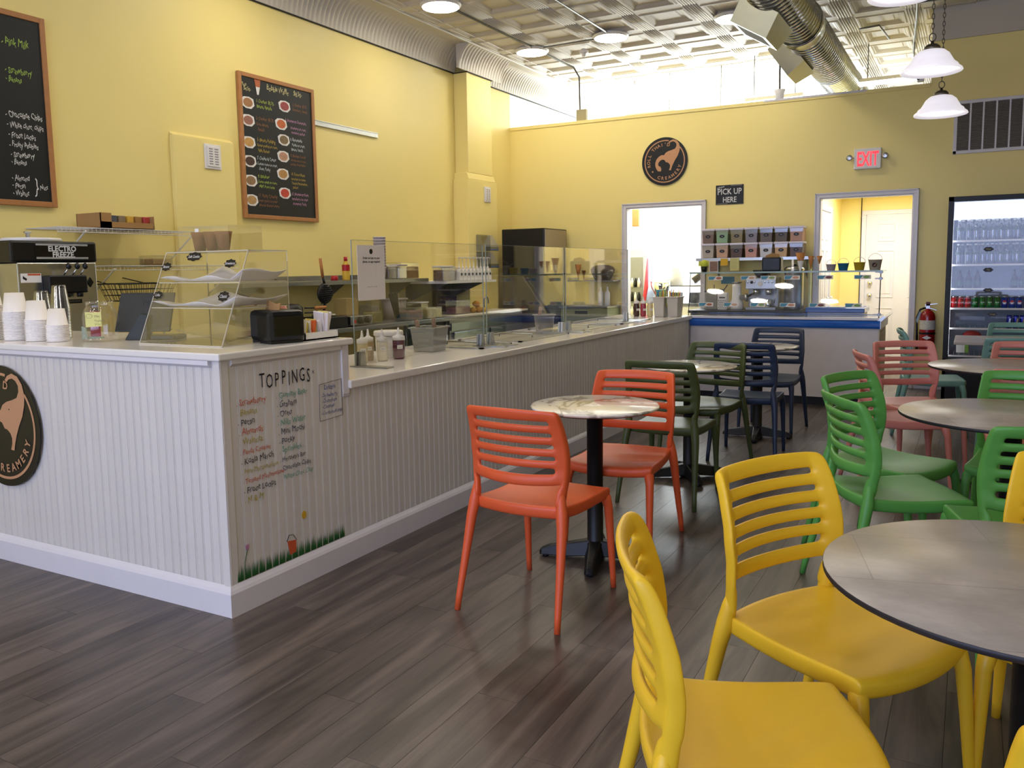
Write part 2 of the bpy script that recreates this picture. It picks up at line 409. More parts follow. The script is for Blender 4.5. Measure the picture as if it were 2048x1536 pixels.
# cornice: fluted cove
def cove(y0, y1, xw):
    bm = bmesh.new(); P = .062; m = max(2, int((y1-y0)/P*6)); rows = 7; G = []
    for a in range(m+1):
        y = y0+(y1-y0)*a/m; fl = abs(math.sin(PI*(y-y0)/P)); col = []
        for r in range(rows+1):
            t = r/rows; ang = t*PI/2; dx = .02+.20*(1-math.cos(ang)); dz = .27*math.sin(ang)
            k = .014*fl*math.sin(PI*min(1, t*1.15)) if t < .87 else 0
            col.append(bm.verts.new((xw+dx+k, y, 3.73+dz-k)))
        G.append(col)
    for a in range(m):
        for r in range(rows): f = bm.faces.new((G[a][r], G[a+1][r], G[a+1][r+1], G[a][r+1])); f.smooth = True
    for s, yy in ((0, y0), (m, y1)):
        v = [bm.verts.new((xw, yy, 3.73)), bm.verts.new((xw, yy, 4.0))]; bm.faces.new([v[0]]+G[s]+[v[1]])
    return bm
e = thing('trim_1', '', ''); del e['label'], e['category']; e['kind'] = 'structure'
for y0, y1, xw in ((-3.5, 8.80, XL), (9.38, 14.5, XL), (8.58, 9.60, -5.386)):
    obj('fluted_cove', cove(y0, y1, xw), ceilm, e)
b = B(); b.box((XL, -3.5, 3.722), (XL+.022, 8.8, 3.731)).box((XL, 9.38, 3.722), (XL+.022, 14.5, 3.731)).box((XL, 8.79, 3.722), (-5.364, 9.39, 3.731)); obj('shadow_gap', b, dark, e)
b = B(); b.tube([(-5.2, -3.5, 3.995), (-5.2, 14.5, 3.995)], .012, 6).tube([(-5.04, -3.5, 3.997), (-5.04, 14.5, 3.997)], .006, 6); obj('ceiling_bead', b, ceilm, e)
b = B(); b.prism([(0, 0), (-.03, 0), (-.17, .24), (-.17, .30), (0, .30)], (-.465, YB, 3.70), (0, 1, 0), (0, 0, 1), (3.06, 0, 0)); struct('trim_2', b, ceilm)

# ---------------------------------------------------------------- ceiling services
def disc(x, y, lab, i0=None):
    b = B(); b.lathe([(.205, 0), (.205, -.012), (.185, -.03)], (0, 0, 0), 36); t = thing('ceiling_light', lab, 'light', (x, y, 3.985), 0, 'flush disc lights on the tin ceiling')
    obj('light_rim', b, wht, t, smooth=True)
    b = B(); b.lathe([(.184, -.024), (.18, -.034), (.001, -.036)], (0, 0, 0), 36); obj('diffuser', b, discm, t)
    return t
d0 = disc(-4.70, 7.22, 'round glowing ceiling disc light at the top edge, nearest the long menu wall')
dup(d0, (-4.74, 9.26, 3.985), 0, 'glowing disc light on the conduit just in front of its downward bend')
dup(d0, (-3.69, 9.16, 3.985), 0, 'glowing disc light second from the conduit bend, beside a small sprinkler')
dup(d0, (-2.31, 9.16, 3.985), 0, 'glowing disc light closest to the silver spiral duct')
for x, y in ((-4.7, 5.2), (-3.6, 5.2), (-2.4, 5.2), (-3.6, 2.9), (-2.4, 2.9), (-3.45, -.45), (-5.0, -.85), (-4.2, -1.6), (-2.7, -1.6), (-.6, .9), (-1.6, 1.6)):  # last pair is added out of view to brighten the front room
    dup(d0, (x, y, 3.985), 0, 'unseen ceiling disc light toward the shop front')
b = B(); zc = 3.975
b.tube([(-4.66, -1, zc), (-4.66, 9.95, zc), (-4.60, 10.15, zc-.03), (-4.56, 10.24, zc-.14), (-4.56, 10.26, 3.35)], .012, 8)
b.tube([(-4.7, 9.2, zc), (-3.66, 9.16, zc), (-3.66, 4, zc)], .011, 8)
tag(obj('conduit', b, conduit), 'thin grey metal conduit linking disc lights and bending down to the partition top', 'conduit')
b = B(); b.box((-4.60, YB+.02, T+.012), (-4.46, YB+.09, T+.16), .008); tag(obj('junction_box', b, mat('tan_box', '#a59c74', .5)), 'small tan electrical box on top of the partition under the bent conduit', 'box')
b = B(); b.tube([(-2.1, 7.0, zc), (-2.1, 11.0, zc)], .011, 8); b.tube([(-2.06, 10.14, 3.96), (-2.04, 10.24, 3.88), (-2.04, 10.26, 3.36)], .012, 8)
tag(obj('conduit', b, conduit), 'grey conduit dropping straight to the white box near the duct', 'conduit')
b = B(); b.lathe([(.045, T+.012), (.05, T+.08), (.065, T+.13)], (-2.04, YB+.06, 0), 16); tag(obj('junction_box', b, wht), 'white flared electrical box standing on the partition left of the duct', 'box')
b = B(); b.lathe([(.03, 0), (.03, -.015), (.055, -.02), (.055, -.05), (.03, -.055), (.022, -.09), (.001, -.095)], (-4.19, 9.55, 3.99), 12); tag(obj('sprinkler', b, trimw, smooth=True), 'small pale sprinkler head hanging from the tin ceiling', 'sprinkler')
b = B(); b.tube([(-.42, 6.8, 3.96), (-.55, 9.0, 3.96), (-.62, 10.1, 3.96), (-.75, 11.8, 3.96)], .012, 8); b.tube([(-.62, 9.6, 3.965), (-.1, 9.62, 3.965), (.1, 9.4, 3.965)], .012, 8); b.tube([(-1.2, 10.3, 3.96), (-1.0, 10.25, 3.96), (-.95, 10.9, 3.96)], .011, 8)
tag(obj('conduit', b, conduit), 'grey conduit branching over the tin ceiling near the bell pendants', 'conduit')

# spiral duct with collars and take-off boxes
dx, dz, dr = -1.485, 3.585, .2
t = thing('air_duct', 'large shiny silver spiral air duct running under the ceiling over the partition', 'duct', (dx, 4, 3.4))
bm = bmesh.new(); N = 36; G = []; y = 4.0; P = .085
ks = []
while y < 14.4: ks += [(y, dr), (y+P*.38, dr), (y+P*.44, dr+.007), (y+P*.52, dr+.007), (y+P*.6, dr)]; y += P
for yy, r in ks: G.append([bm.verts.new((r*math.cos(2*PI*i/N), yy-4+P*i/N*1.0, (dz-3.4)+r*math.sin(2*PI*i/N))) for i in range(N+1)])
for a in range(len(G)-1):
    for i in range(N): f = bm.faces.new((G[a][i], G[a][i+1], G[a+1][i+1], G[a+1][i])); f.smooth = True
obj('spiral_pipe', bm, galv, t)
for yy, wd in ((8.25, .17), (5.2, .15), (11.3, .15)):
    b = B(); M = Matrix.Rotation(-PI/2, 4, 'X')
    b.lathe([(dr+.004, 0), (dr+.016, .004), (dr+.012, .03), (dr+.012, wd-.03), (dr+.016, wd-.004), (dr+.004, wd)], (0, yy-4, dz-3.4), 36, M, cap=False); obj('duct_collar', b, galv, t, smooth=True)
for yy, ang in ((7.05, .55), (8.75, .95)):
    b = B(); M = Matrix.Translation((0, yy-4, dz-3.4)) @ Matrix.Rotation(ang, 4, 'Y')
    def TP(p): return M @ Vector(p)
    h0, h1, hw, l = .16, .36, .17, .62
    V = [TP(p) for p in ((-hw, 0, -h0), (hw, 0, -h0), (hw, l, -h0), (-hw, l, -h0), (-hw, .05, -h1), (hw, .05, -h1), (hw, l-.12, -h1), (-hw, l-.12, -h1))]
    vs = [b.bm.verts.new(v) for v in V]
    for q in ((0, 1, 2, 3), (0, 1, 5, 4), (1, 2, 6, 5), (2, 3, 7, 6), (3, 0, 4, 7)): b.bm.faces.new([vs[i] for i in q])
    obj('takeoff_box', b, galv, t)
    b = B(); vs = [b.bm.verts.new(TP(p)) for p in ((-hw, .05, -h1-.001), (hw, .05, -h1-.001), (hw, l-.12, -h1-.001), (-hw, l-.12, -h1-.001))]
    vi = [b.bm.verts.new(TP(p)) for p in ((-hw+.04, .09, -h1-.001), (hw-.04, .09, -h1-.001), (hw-.04, l-.16, -h1-.001), (-hw+.04, l-.16, -h1-.001))]
    for i in range(4): b.bm.faces.new((vs[i], vs[(i+1) % 4], vi[(i+1) % 4], vi[i]))
    b.mi = 1; b.bm.faces.new(vi).material_index = 1
    obj('diffuser_grille', b, [galv, dark], t)
b = B()
for yy in (5.0, 8.0, 10.9): b.tube([(0, yy-4, dz-3.4+dr), (0, yy-4, .58)], .006, 6)
obj('hanger_rod', b, conduit, t)

# bright fixtures of the back room seen over the partition
for x, y, z, lab in ((-3.95, 11.3, 3.42, 'bright glowing fixture just over the partition between the round wall emblem and the conduit'), (-2.25, 11.0, 3.40, 'bright glowing fixture just over the partition beside the white box'), (-.95, 11.2, 3.52, 'bright glowing fixture over the partition right of the duct')):
    t = thing('strip_light', lab, 'light', (x, y, z), 0, 'strip lights of the back room')
    b = B(); b.box((-.35, -.07, .03), (.35, .07, .07)); obj('light_body', b, wht, t)
    for s in (-1, 1): b = B(); b.tube([(-.34, s*.035, .012), (.34, s*.035, .012)], .016, 10); obj('lamp_tube', b, tubem, t)
    b = B(); b.tube([(-.25, 0, .07), (-.25, 0, 4.0-z)], .006, 6).tube([(.25, 0, .07), (.25, 0, 4.0-z)], .006, 6); obj('hanger_rod', b, conduit, t)

# pendants
def pendant(x, y, z, lab):
    t = thing('pendant_lamp', lab, 'lamp', (x, y, z), 0, 'white bell pendant lamps')
    R = .205
    pr = [(.045, .155), (.085, .145), (.115, .12), (.135, .085), (.15, .06), (.172, .043), (.178, .030), (.20, .012), (R, 0), (R-.004, -.004), (.17, .022), (.145, .045), (.128, .075), (.108, .11), (.08, .132), (.045, .145)]
    b = B(); b.lathe(pr, (0, 0, 0), 40, cap=False)
    sm = mat('frosted_glass_shade', '#fbf6ff', .3, emit=.55, var=.01); obj('lamp_shade', b, sm, t, smooth=True)
    b = B(); b.sphere((0, 0, .085), .05, 16, 10); obj('bulb', b, lamp_mat('pendant_bulb_glow', (1, .97, .93, 1), 16), t)
    b = B(); b.lathe([(.058, .15), (.052, .175), (.035, .19), (.012, .195), (.010, .215)], (0, 0, 0), 20); hub = obj('shade_cap', b, mat('antique_brass', '#6d675c', .35, .8), t, smooth=True)
    b = B(); b.tube([(.022*math.cos(a), 0, .24+.028*math.sin(a)) for a in [2*PI*i/14 for i in range(14)]], .004, 6, closed=True); obj('loop', b, mat('antique_brass', '', 0), hub)
    b = B(); zz = .265; k = 0; top = 4.0-z
    while zz < top:
        u = UX if k % 2 else UY
        b.tube([u*(.009*math.cos(a))+UZ*(zz+.018+.022*math.sin(a)) for a in [2*PI*i/10 for i in range(10)]], .0028, 5, closed=True); zz += .034; k += 1
    obj('chain', b, mat('antique_brass', '', 0), t)
    b = B(); b.lathe([(.055, top), (.05, top-.02), (.02, top-.03)], (0, 0, 0), 20); obj('ceiling_rose', b, mat('antique_brass', '', 0), t)
pendant(-.317, 6.92, 2.745, 'white bell-shaped pendant lamp on a chain, the middle and larger one at upper right')
pendant(-.284, 7.97, 2.60, 'white bell-shaped pendant lamp hanging lowest, beside the return air grille')
pendant(-.455, 6.02, 3.05, 'white bell-shaped pendant lamp cut off by the top edge')
b = B(); b.box((-.60, YB-.03, 3.30), (-.53, YB+.02, 3.39), .01); t = tag(obj('security_camera', b, wht), 'small white wall camera on the corner above the partition', 'camera')
b = B(); b.box((-.605, YB-.034, 3.32), (-.575, YB-.03, 3.375)); obj('lens_window', b, black, t)
# ---------------------------------------------------------------- wall signs
def logo(parent, c, u, v, n, R):
    c, u, v, n = Vector(c), Vector(u), Vector(v), Vector(n)
    b = B(); b.prism([(R*math.cos(a), R*math.sin(a)) for a in [2*PI*i/64 for i in range(64)]], c, u, v, n*.006); base = obj('emblem_disc', b, logob, parent)
    def pt(x, y): return ((x-608)/345*R, -(y-548+(x-608)*.03)/367*R)
    def poly(b, L, d):
        vs = [b.bm.verts.new(c+u*pt(x, y)[0]+v*pt(x, y)[1]+n*d) for x, y in L]; b.bm.faces.new(vs)
    d = .0075
    b = B()
    def arc(r0, r1, a0, a1):
        m = 60
        for k in range(m):
            A = math.radians(a0+(a1-a0)*k/m); Bb = math.radians(a0+(a1-a0)*(k+1)/m)
            b.bm.faces.new([b.bm.verts.new(c+u*(r*math.cos(t))+v*(r*math.sin(t))+n*d) for r, t in ((r0, A), (r1, A), (r1, Bb), (r0, Bb))])
    arc(.84*R, .885*R, 78, 400)
    obj('emblem_ring', b, tan, parent)
    b = B()
    poly(b, [(665, 265), (690, 238), (735, 220), (785, 235), (822, 280), (838, 340), (830, 400), (805, 470), (765, 535), (738, 590), (718, 640), (705, 686), (675, 684), (690, 645), (692, 612), (680, 585), (655, 565), (628, 560), (606, 520), (600, 455), (625, 418), (665, 395), (720, 380), (765, 362), (786, 325), (786, 288), (765, 262), (735, 250), (702, 258), (682, 276)], d+.0006)
    poly(b, [(600, 452), (560, 452), (520, 475), (485, 515), (468, 570), (470, 620), (486, 662), (512, 697), (556, 697), (560, 660), (545, 625), (522, 618), (510, 592), (520, 560), (545, 532), (580, 518), (608, 528), (628, 560), (606, 520)], d+.0004)
    el = obj('elephant_shape', b, tan, parent)
    b = B()
    for x, y in ((684, 440), (560, 590)): b.prism([(.012*R*math.cos(a), .012*R*math.sin(a)) for a in [2*PI*i/10 for i in range(10)]], c+u*pt(x, y)[0]+v*pt(x, y)[1]+n*d, u, v, n*.0016)
    obj('elephant_eye', b, logob if True else tan, parent)
    b = B()
    def ctext(s, r, a0, a1, size, inward):
        for i, ch in enumerate(s):
            a = math.radians(a0+(a1-a0)*i/(len(s)-1)); er = u*math.cos(a)+v*math.sin(a); et = v*math.cos(a)-u*math.sin(a)
            if ch == ' ': continue
            uu, vv = (-et, er) if not inward else (et, -er)
            b.text(ch, size, c+er*r*R-vv*size*.34, uu, vv, n, d+.001, align='CENTER', bold=.018)
    ctext("ROLL THAI'D", .70, 194, 76, .185*R, False)
    ctext('CREAMERY', .70, 250, 340, .185*R, True)
    a = math.radians(218); b.prism([(.035*R*math.cos(q), .035*R*math.sin(q)) for q in [2*PI*i/12 for i in range(12)]], c+(u*math.cos(a)+v*math.sin(a))*.66*R+n*d, u, v, n*.001)
    obj('emblem_lettering', b, tan, parent)
t = thing('round_emblem', 'round black emblem with tan elephants on the yellow partition wall', 'sign'); logo(t, (-3.393, YB-.008, 2.675), UX, UZ, -UY, .292)
t = thing('round_emblem', 'round black elephant emblem on the white counter front, cut by the left edge', 'sign'); logo(t, (-4.04, 2.300, .672), UX, UZ, -UY, .292)

t = thing('pick_up_sign', 'small black rectangular sign reading PICK UP HERE between the two doorways', 'sign')
b = B(); b.box((-2.753, YB-.008, 2.112), (-2.421, YB-.001, 2.343), .003); obj('sign_plate', b, logob, t)
b = B(); b.text('PICK UP', .098, (-2.588, 0, 2.232), UX, UZ, -UY, 0, align='CENTER', sx=.82, bold=.012); b.text('HERE', .092, (-2.585, 0, 2.137), UX, UZ, -UY, 0, align='CENTER', sx=.78, bold=.012)
b.text('please', .035, (-2.735, 0, 2.300), UX, UZ, -UY, 0, shear=.3, rot=.2)
for v in b.bm.verts: v.co.y = YB-.010
for i in range(14): b.box((-2.57+i*.0095, YB-.0095, 2.332), (-2.565+i*.0095, YB-.009, 2.336)); b.box((-2.74+i*.0095, YB-.0095, 2.120), (-2.735+i*.0095, YB-.009, 2.124))
obj('sign_lettering', b, mat('sign_white', '#d8d8d6', .6), t)

t = thing('exit_sign', 'lit white EXIT sign with red letters and two lamp heads over the right doorway', 'sign')
b = B(); b.box((-1.205, YB-.05, 2.42), (-.925, YB, 2.645), .01); obj('sign_housing', b, wht, t)
b = B(); b.text('EXIT', .215, (-1.063, YB-.0515, 2.457), UX, UZ, -UY, 0, align='CENTER', sx=.50, bold=.02); obj('exit_letters', b, lamp_mat('exit_red_glow', (1, .035, .05, 1), 1.6), t)
for s, x in ((-1, -1.25), (1, -.885)):
    b = B(); M = Matrix.Rotation(PI/2, 4, 'X'); b.lathe([(.02, 0), (.03, .015), (.033, .035), (.028, .04), (.001, .034)], (x, YB-.03, 2.55), 16, M); b.tube([(x, YB-.02, 2.55), (x-s*.05, YB-.02, 2.55)], .008, 8); obj('lamp_head', b, steel, t, smooth=True)

t = thing('air_grille', 'white metal return air grille with upright bars on the upper right wall', 'vent')
b = B(); x0, x1, z0, z1 = -.235, 1.0, 2.515, 3.062
b.box((x0, YB-.02, z0), (x0+.035, YB, z1)).box((x1-.035, YB-.02, z0), (x1, YB, z1)).box((x0, YB-.02, z0), (x1, YB, z0+.035)).box((x0, YB-.02, z1-.035), (x1, YB, z1)); obj('grille_frame', b, trimw, t, bevel=.004)
b = B(); b.box((x0+.03, YB-.006, z0+.03), (x1-.03, YB-.001, z1-.03)); obj('grille_backing', b, mat('grey_brown_backing', '#55504a', .7), t)  # plain dark grey-brown sheet behind the louvers
for i in range(1, 10): b = B(); b.box((x0+.035+i*.1185-.008, YB-.019, z0+.03), (x0+.035+i*.1185+.008, YB-.004, z1-.03)); obj('grille_bar', b, trimw, t)
b = B()
for i in range(32): z = z0+.04+i*.0148; b.prism([(0, 0), (.011, .007), (.011, .010), (0, .003)], (x0+.03, YB-.018, z), (0, 1, 0), (0, 0, 1), (x1-x0-.06, 0, 0))
obj('louver', b, mat('louver_grey', '#8d857a', .5), t, kind='stuff')

def wall_vent(x, y, z, w, h, lab):
    t = thing('wall_vent', lab, 'vent', (x, y, z))
    b = B(); b.prism([(-w/2, -h/2), (w/2, -h/2), (w/2, h/2), (-w/2, h/2)], (0, 0, 0), UY, UZ, UX*.012); b.prism([(-w*.38, -h*.41), (w*.38, -h*.41), (w*.38, h*.41), (-w*.38, h*.41)], (.012, 0, 0), UY, UZ, UX*.008); obj('vent_cover', b, wht, t, bevel=.004)
    b = B()
    for i in range(7):
        for s in (-1, 1): b.box((.0195, s*w*.17-w*.11, -h*.32+i*h*.1), (.021, s*w*.17+w*.11, -h*.32+i*h*.1+h*.045))
    obj('vent_slot', b, mat('slot_grey', '#8f8c94', .6), t)
wall_vent(XL+.046, 5.0, 2.335, .17, .20, 'square white slotted vent on the yellow wall left of the waffle menu')
wall_vent(-5.359, 9.19, 2.31, .15, .19, 'small white slotted vent low on the yellow pilaster')
t = thing('metal_rail', 'short silver mounting rail on the yellow wall right of the waffle menu', 'rail')
b = B(); b.box((XL, 6.27, 2.775), (XL+.012, 7.27, 2.825)); b.box((XL+.012, 6.27, 2.775), (XL+.02, 7.27, 2.782)); b.box((XL+.012, 6.27, 2.818), (XL+.02, 7.27, 2.825)); obj('rail_bar', b, steel, t)

# chalkboards
def board(name, lab, y0, y1, z0, z1):
    t = thing(name, lab, 'menu board'); x = XL+.012; fw_ = .036
    b = B(); b.box((x, y0+.02, z0+.02), (x+.016, y1-.02, z1-.02)); obj('board_panel', b, chalk, t)
    b = B(); b.box((x-.004, y0, z0), (x+.026, y0+fw_, z1)).box((x-.004, y1-fw_, z0), (x+.026, y1, z1)).box((x-.004, y0+fw_, z0), (x+.026, y1-fw_, z0+fw_)).box((x-.004, y0+fw_, z1-fw_), (x+.026, y1-fw_, z1)); obj('board_frame', b, oak, t, bevel=.004)
    return t, x+.0165
def hand(b, s, size, y, z, x, **k): b.text(s, size, (x, y, z), UY, UZ, UX, .0008, shear=.12, jit=1, **k)
t, bx_ = board('menu_board', 'dark framed chalkboard with white and green handwriting cut off at the left edge', 2.70, 3.636, 1.847, 3.096)
cols = {'g': '#a7c75b', 'w': '#e6e6e2', 'y': '#c7b24a'}
LN = {'w': [('- Chocolate Chips', 3.325, 2.42, .056), ('- White choc. chips', 3.33, 2.352, .052), ('- Froot Loops', 3.335, 2.287, .054), ('- Fruity Pebbles', 3.335, 2.228, .052), ('- Strawberry', 3.34, 2.163, .052), ('- Banana', 3.34, 2.115, .050), ('- Almond', 3.335, 2.010, .052), ('- Pecan', 3.335, 1.962, .050), ('- Walnut', 3.335, 1.912, .050), ('Nuts', 3.52, 1.962, .048), ('}', 3.485, 1.925, .13)],
      'g': [('- Pink Milk', 3.335, 2.875, .070), ('- Strawberry', 3.345, 2.70, .058), ('- Banana', 3.345, 2.645, .052), ('Smoothies', 3.10, 2.60, .055)], 'y': [('Flavors', 3.12, 2.24, .055)]}
for k, L in LN.items():
    b = B()
    for s, y, z, sz in L: hand(b, s, sz, y, z, bx_, sx=.60)
    obj('chalk_lettering', b, ink(cols[k]), t)
t, bx_ = board('menu_board', 'framed chalkboard waffle menu with small food pictures in two columns', 5.336, 6.275, 1.856, 3.094)
W2, H2 = .939, 1.238
def F(fx, fz): return 5.336+fx*W2, 3.094-fz*H2
L = [('w1', '#d8cf9a', [('Plain', .035, .085, .045), ('$4.50-', .063, .112, .045), ('Bobble Waffle', .352, .075, .066), ('$8.50-', .71, .070, .060)]),
     ('g', '#b9cf5a', [('1. Combos  $5.75-', .21, .175, .040), ('Banana, Nutella', .215, .212, .040), ('9. Rainbow', .19, .70, .042), ('Cotton candy ice cream,', .19, .735, .032), ('M&M, Froot Loops', .20, .768, .034)]),
     ('o', '#a06a45', [('2. Combos  $5.75', .69, .145, .036), ('Strawberry, Nutella', .69, .18, .034), ('3. Combos  $5.75', .20, .295, .040), ('Oreo, Banana,', .20, .335, .036), ('Nutella', .22, .372, .036), ('8. Birthday Crunch', .635, .520, .036), ('Birthday cake ice cream', .64, .55, .028), ('sprinkles, Fruity Pebbles', .63, .58, .028), ('11. Nutty Crunchy', .185, .835, .042), ('butter pecan ice cream', .185, .868, .034), ('Almond, Roasted walnut', .19, .90, .034)]),
     ('p', '#d39ac4', [('4. Strawberry Cheesecake', .58, .268, .036), ('Strawberry ice cream,', .65, .315, .032), ('strawberry, graham', .66, .348, .032), ('12. Strawberry Kisses', .625, .80, .036), ('strawberry ice cream', .63, .835, .034), ('strawberry, Pocky', .64, .87, .034)]),
     ('y', '#c6a94a', [('5. Banana Pudding', .20, .445, .042), ('Banana pudding ice cream,', .20, .48, .032), ('Nilla, Banana', .21, .518, .036), ("10. S'more Please", .63, .655, .036), ('chocolate ice cream,', .63, .688, .032), ('Toasted Marshmallow,', .635, .72, .032), ('graham', .65, .75, .032)]),
     ('w', '#dde4ea', [('6. Bananabella', .64, .402, .038), ('Vanilla ice cream,', .66, .438, .034), ('Banana, Nutella', .65, .472, .034), ('7. Cookie & Cream', .19, .572, .040), ('Cookies cream ice cream,', .19, .61, .032), ('Oreo, Pocky', .21, .645, .036)])]
for k, h, items in L:
    b = B()
    for s, fx, fz, sz in items:
        y, z = F(fx, fz+.01); hand(b, s, sz, y, z, bx_, sx=min(.72, ((.56 if fx < .5 and len(s) < 30 and fz > .1 else 1.0)-fx-.035+(.06 if fx < .5 else 0))*W2/(len(s)*sz*.50)))
    obj('chalk_lettering', b, ink(h), t)
pc = ['#a5764c', '#a04a4c', '#9a6a5a', '#c5683a', '#c79a55', '#7d6a4a', '#4a352c', '#bd8f74', '#93744f', '#b88a4e', '#b8925c', '#c84a38']
ps = [(.108, .202), (.58, .172), (.103, .323), (.525, .305), (.10, .473), (.552, .416), (.10, .603), (.535, .536), (.10, .737), (.52, .664), (.10, .872), (.535, .801)]
for (fx, fz), h in zip(ps, pc):
    y, z = F(fx, fz); b = B(); w_, h_ = .075, .045
    b.prism([(-w_, h_*.5), (-w_*.85, -h_*.7), (-w_*.3, -h_*1.1), (w_*.5, -h_*1.1), (w_, -h_*.4), (w_*.85, h_*.8), (w_*.2, h_*1.1), (-w_*.6, h_)], (bx_, y, z), UY, UZ, UX*.002); p = obj('food_picture', b, wht, t)
    b = B(); b.prism([(w_*.72*math.cos(a), h_*.85*math.sin(a)) for a in [2*PI*i/14 for i in range(14)]], (bx_+.002, y, z), UY, UZ, UX*.0015)
    obj('food', b, mat('food_'+h[1:], h, .6, var=.6, scale=90), p)
y, z = F(.235, .065); b = B(); b.prism([(-.035, .055), (0, .07), (.04, .05), (.03, -.02), (-.02, -.02)], (bx_, y, z), UY, UZ, UX*.002); obj('waffle_picture', b, mat('food_b', '#b4653c', .6, var=.5, scale=80), t)
b = B(); b.prism([(-.018, -.02), (.03, -.02), (.012, -.085), (-.006, -.085)], (bx_, y, z), UY, UZ, UX*.002); obj('cone_sleeve', b, wht, t)

# ---------------------------------------------------------------- service counter
XE, ZL, ZH = XC, .87, 1.07
t = thing('service_counter', 'long white beadboard service counter with stepped front and painted toppings list', 'counter', (0, 0, 0))
b = B(); b.box((XL+.01, 2.328, 0), (XE-.02, 2.96, ZH-.03)); b.box((XE-.5, 2.6, 0), (XE-.02, 3.09, ZH-.03)); b.box((-3.35, 3.09, 0), (XE-.02, 8.60, ZL-.04)); obj('counter_carcass', b, dark, t)
BW = .048
def bboard(h):
    b = B()
    b.prism([(0, 0), (BW, 0), (BW, .0052), (BW-.0015, .0052), (BW-.003, .0075), (BW-.005, .0084), (BW-.007, .0075), (BW-.0085, .0052), (BW-.0095, .0052), (BW-.0105, .008), (.0012, .008), (0, .0052)], (0, 0, 0), (1, 0, 0), (0, 1, 0), (0, 0, h))
    return b
me_hi = obj('bead_board', bboard(ZH-.03), bead, t, (XL+.02, 2.32, 0)); me_hi.scale = (1, -1, 1); nb = 1
for i in range(1, 62):
    o = bpy.data.objects.new('bead_board', me_hi.data); C.objects.link(o); o.parent = t; o.location = (XL+.02+i*BW, 2.32, 0); o.scale = (1, -1, 1)
for i in range(15):
    o = bpy.data.objects.new('bead_board', me_hi.data); C.objects.link(o); o.parent = t; o.location = (XE-.012, 2.355+i*BW, 0); o.rotation_euler = (0, 0, PI/2); o.scale = (1, -1, 1)
y = 2.355+15*BW; lo = None
while y < 8.56:
    if lo is None: lo = o = obj('bead_board', bboard(ZL-.035), bead, t)
    else: o = bpy.data.objects.new('bead_board', lo.data); C.objects.link(o); o.parent = t
    o.location = (XE-.012, y, 0); o.rotation_euler = (0, 0, PI/2); o.scale = (1, -1, 1); y += BW
b = B(); b.box((XE-.035, 2.308, .1), (XE+.0, 2.355, ZH-.03)); obj('corner_post', b, bead, t, bevel=.003)
b = B(); b.box((XE-.03, 3.035, .80), (XE+.004, 3.085, ZH-.03)); b.prism([(0, 0), (.034, .05), (.034, .06), (0, .06)], (XE-.03, 3.035, .75), (1, 0, 0), (0, 0, 1), (0, .05, 0)); obj('end_post', b, trimw, t, bevel=.004)
# skirting with moulded top
def skirt(b, o, u, n, L, m0=0, m1=0):
    o, u, n = Vector(o), Vector(u), Vector(n)
    pr = [(0, 0), (.018, 0), (.018, .095), (.012, .108), (.006, .116), (0, .125)]
    a = [b.bm.verts.new(o+n*p+UZ*q-u*(p*m0)) for p, q in pr]; c = [b.bm.verts.new(o+u*L+n*p+UZ*q+u*(p*m1)) for p, q in pr]
    b.bm.faces.new(a); b.bm.faces.new(c[::-1])
    for i in range(6): b.bm.faces.new((a[i], a[(i+1) % 6], c[(i+1) % 6], c[i]))
b = B(); skirt(b, (XL+.01, 2.310, 0), UX, -UY, XE-XL-.012, 0, 1); obj('skirting', b, trimw, t)
b = B(); skirt(b, (XE, 2.308, 0), UY, UX, 6.29, 1, 0); obj('skirting', b, trimw, t)
b = B(); b.prism([(0, 0), (.02, .012), (.02, .03), (0, .03)], (XL+.02, 2.312, ZH-.06), (0, -1, 0), (0, 0, 1), (2.93, 0, 0)); obj('moulding', b, trimw, t)
b = B(); b.prism([(0, 0), (.014, .012), (.014, .03), (0, .03)], (XE-.004, 2.365, ZH-.06), (1, 0, 0), (0, 0, 1), (0, .66, 0)); obj('moulding', b, bead, t)
b = B(); b.box((XE-.045, 8.555, 0), (XE+.001, 8.60, ZL-.04)); obj('end_post', b, mat('grey_corner_trim', '#8f8a86', .4), t)
# painted list
tp = []
def tx(h, items):
    b = B()
    for s, y, z, sz in items: b.text(s, sz, (XE-.001, y, z), UY, UZ, UX, .0025, jit=.8, sx=.86, shear=.04, rot=.0)
    obj('painted_lettering', b, ink(h), t)
b = B()
for ch, yy in zip('TOPPINGS', (2.530, 2.572, 2.614, 2.655, 2.688, 2.722, 2.768, 2.808)): b.text(ch, .086, (XE-.001, yy, .902+.006*math.sin(yy*60)), UY, UZ, UX, .0025, sx=.60, align='CENTER')
b.text('x', .03, (XE-.001, 2.832, .93), UY, UZ, UX, .0025); obj('painted_lettering', b, inkb, t)
lc = [('Strawberry', 'o'), ('Banana', 'y'), ('Pecan', 'k'), ('Almonds', 'o'), ('Walnuts', 'y'), ('Panda Cookies', 'o'), ('Koala March', 'k'), ('Mini Marshmellow', 'y'), ('Toasted Mashmellow', 'o'), ('Froot Loops', 'k'), ('M & M', 'y')]
rc = [('Gummy Bear', 'g'), ('Graham', 'b'), ('Oreo', 'b'), ('Nilla Wafer', 'g'), ('Mini Mochi', 'b'), ('Pocky', 'b'), ('Sprinkles', 'g'), ("Hershey's Bar", 'k'), ('Chocolate Chips', 'b'), ('White Choc Chip', 'g')]
D = {'o': [], 'y': [], 'k': [], 'g': [], 'b': []}
for i, (s, k) in enumerate(lc): D[k].append(('· '+s if 0 else '. '+s, 2.383+i*.002, .848-i*.0405, .038 if len(s) < 12 else .030))
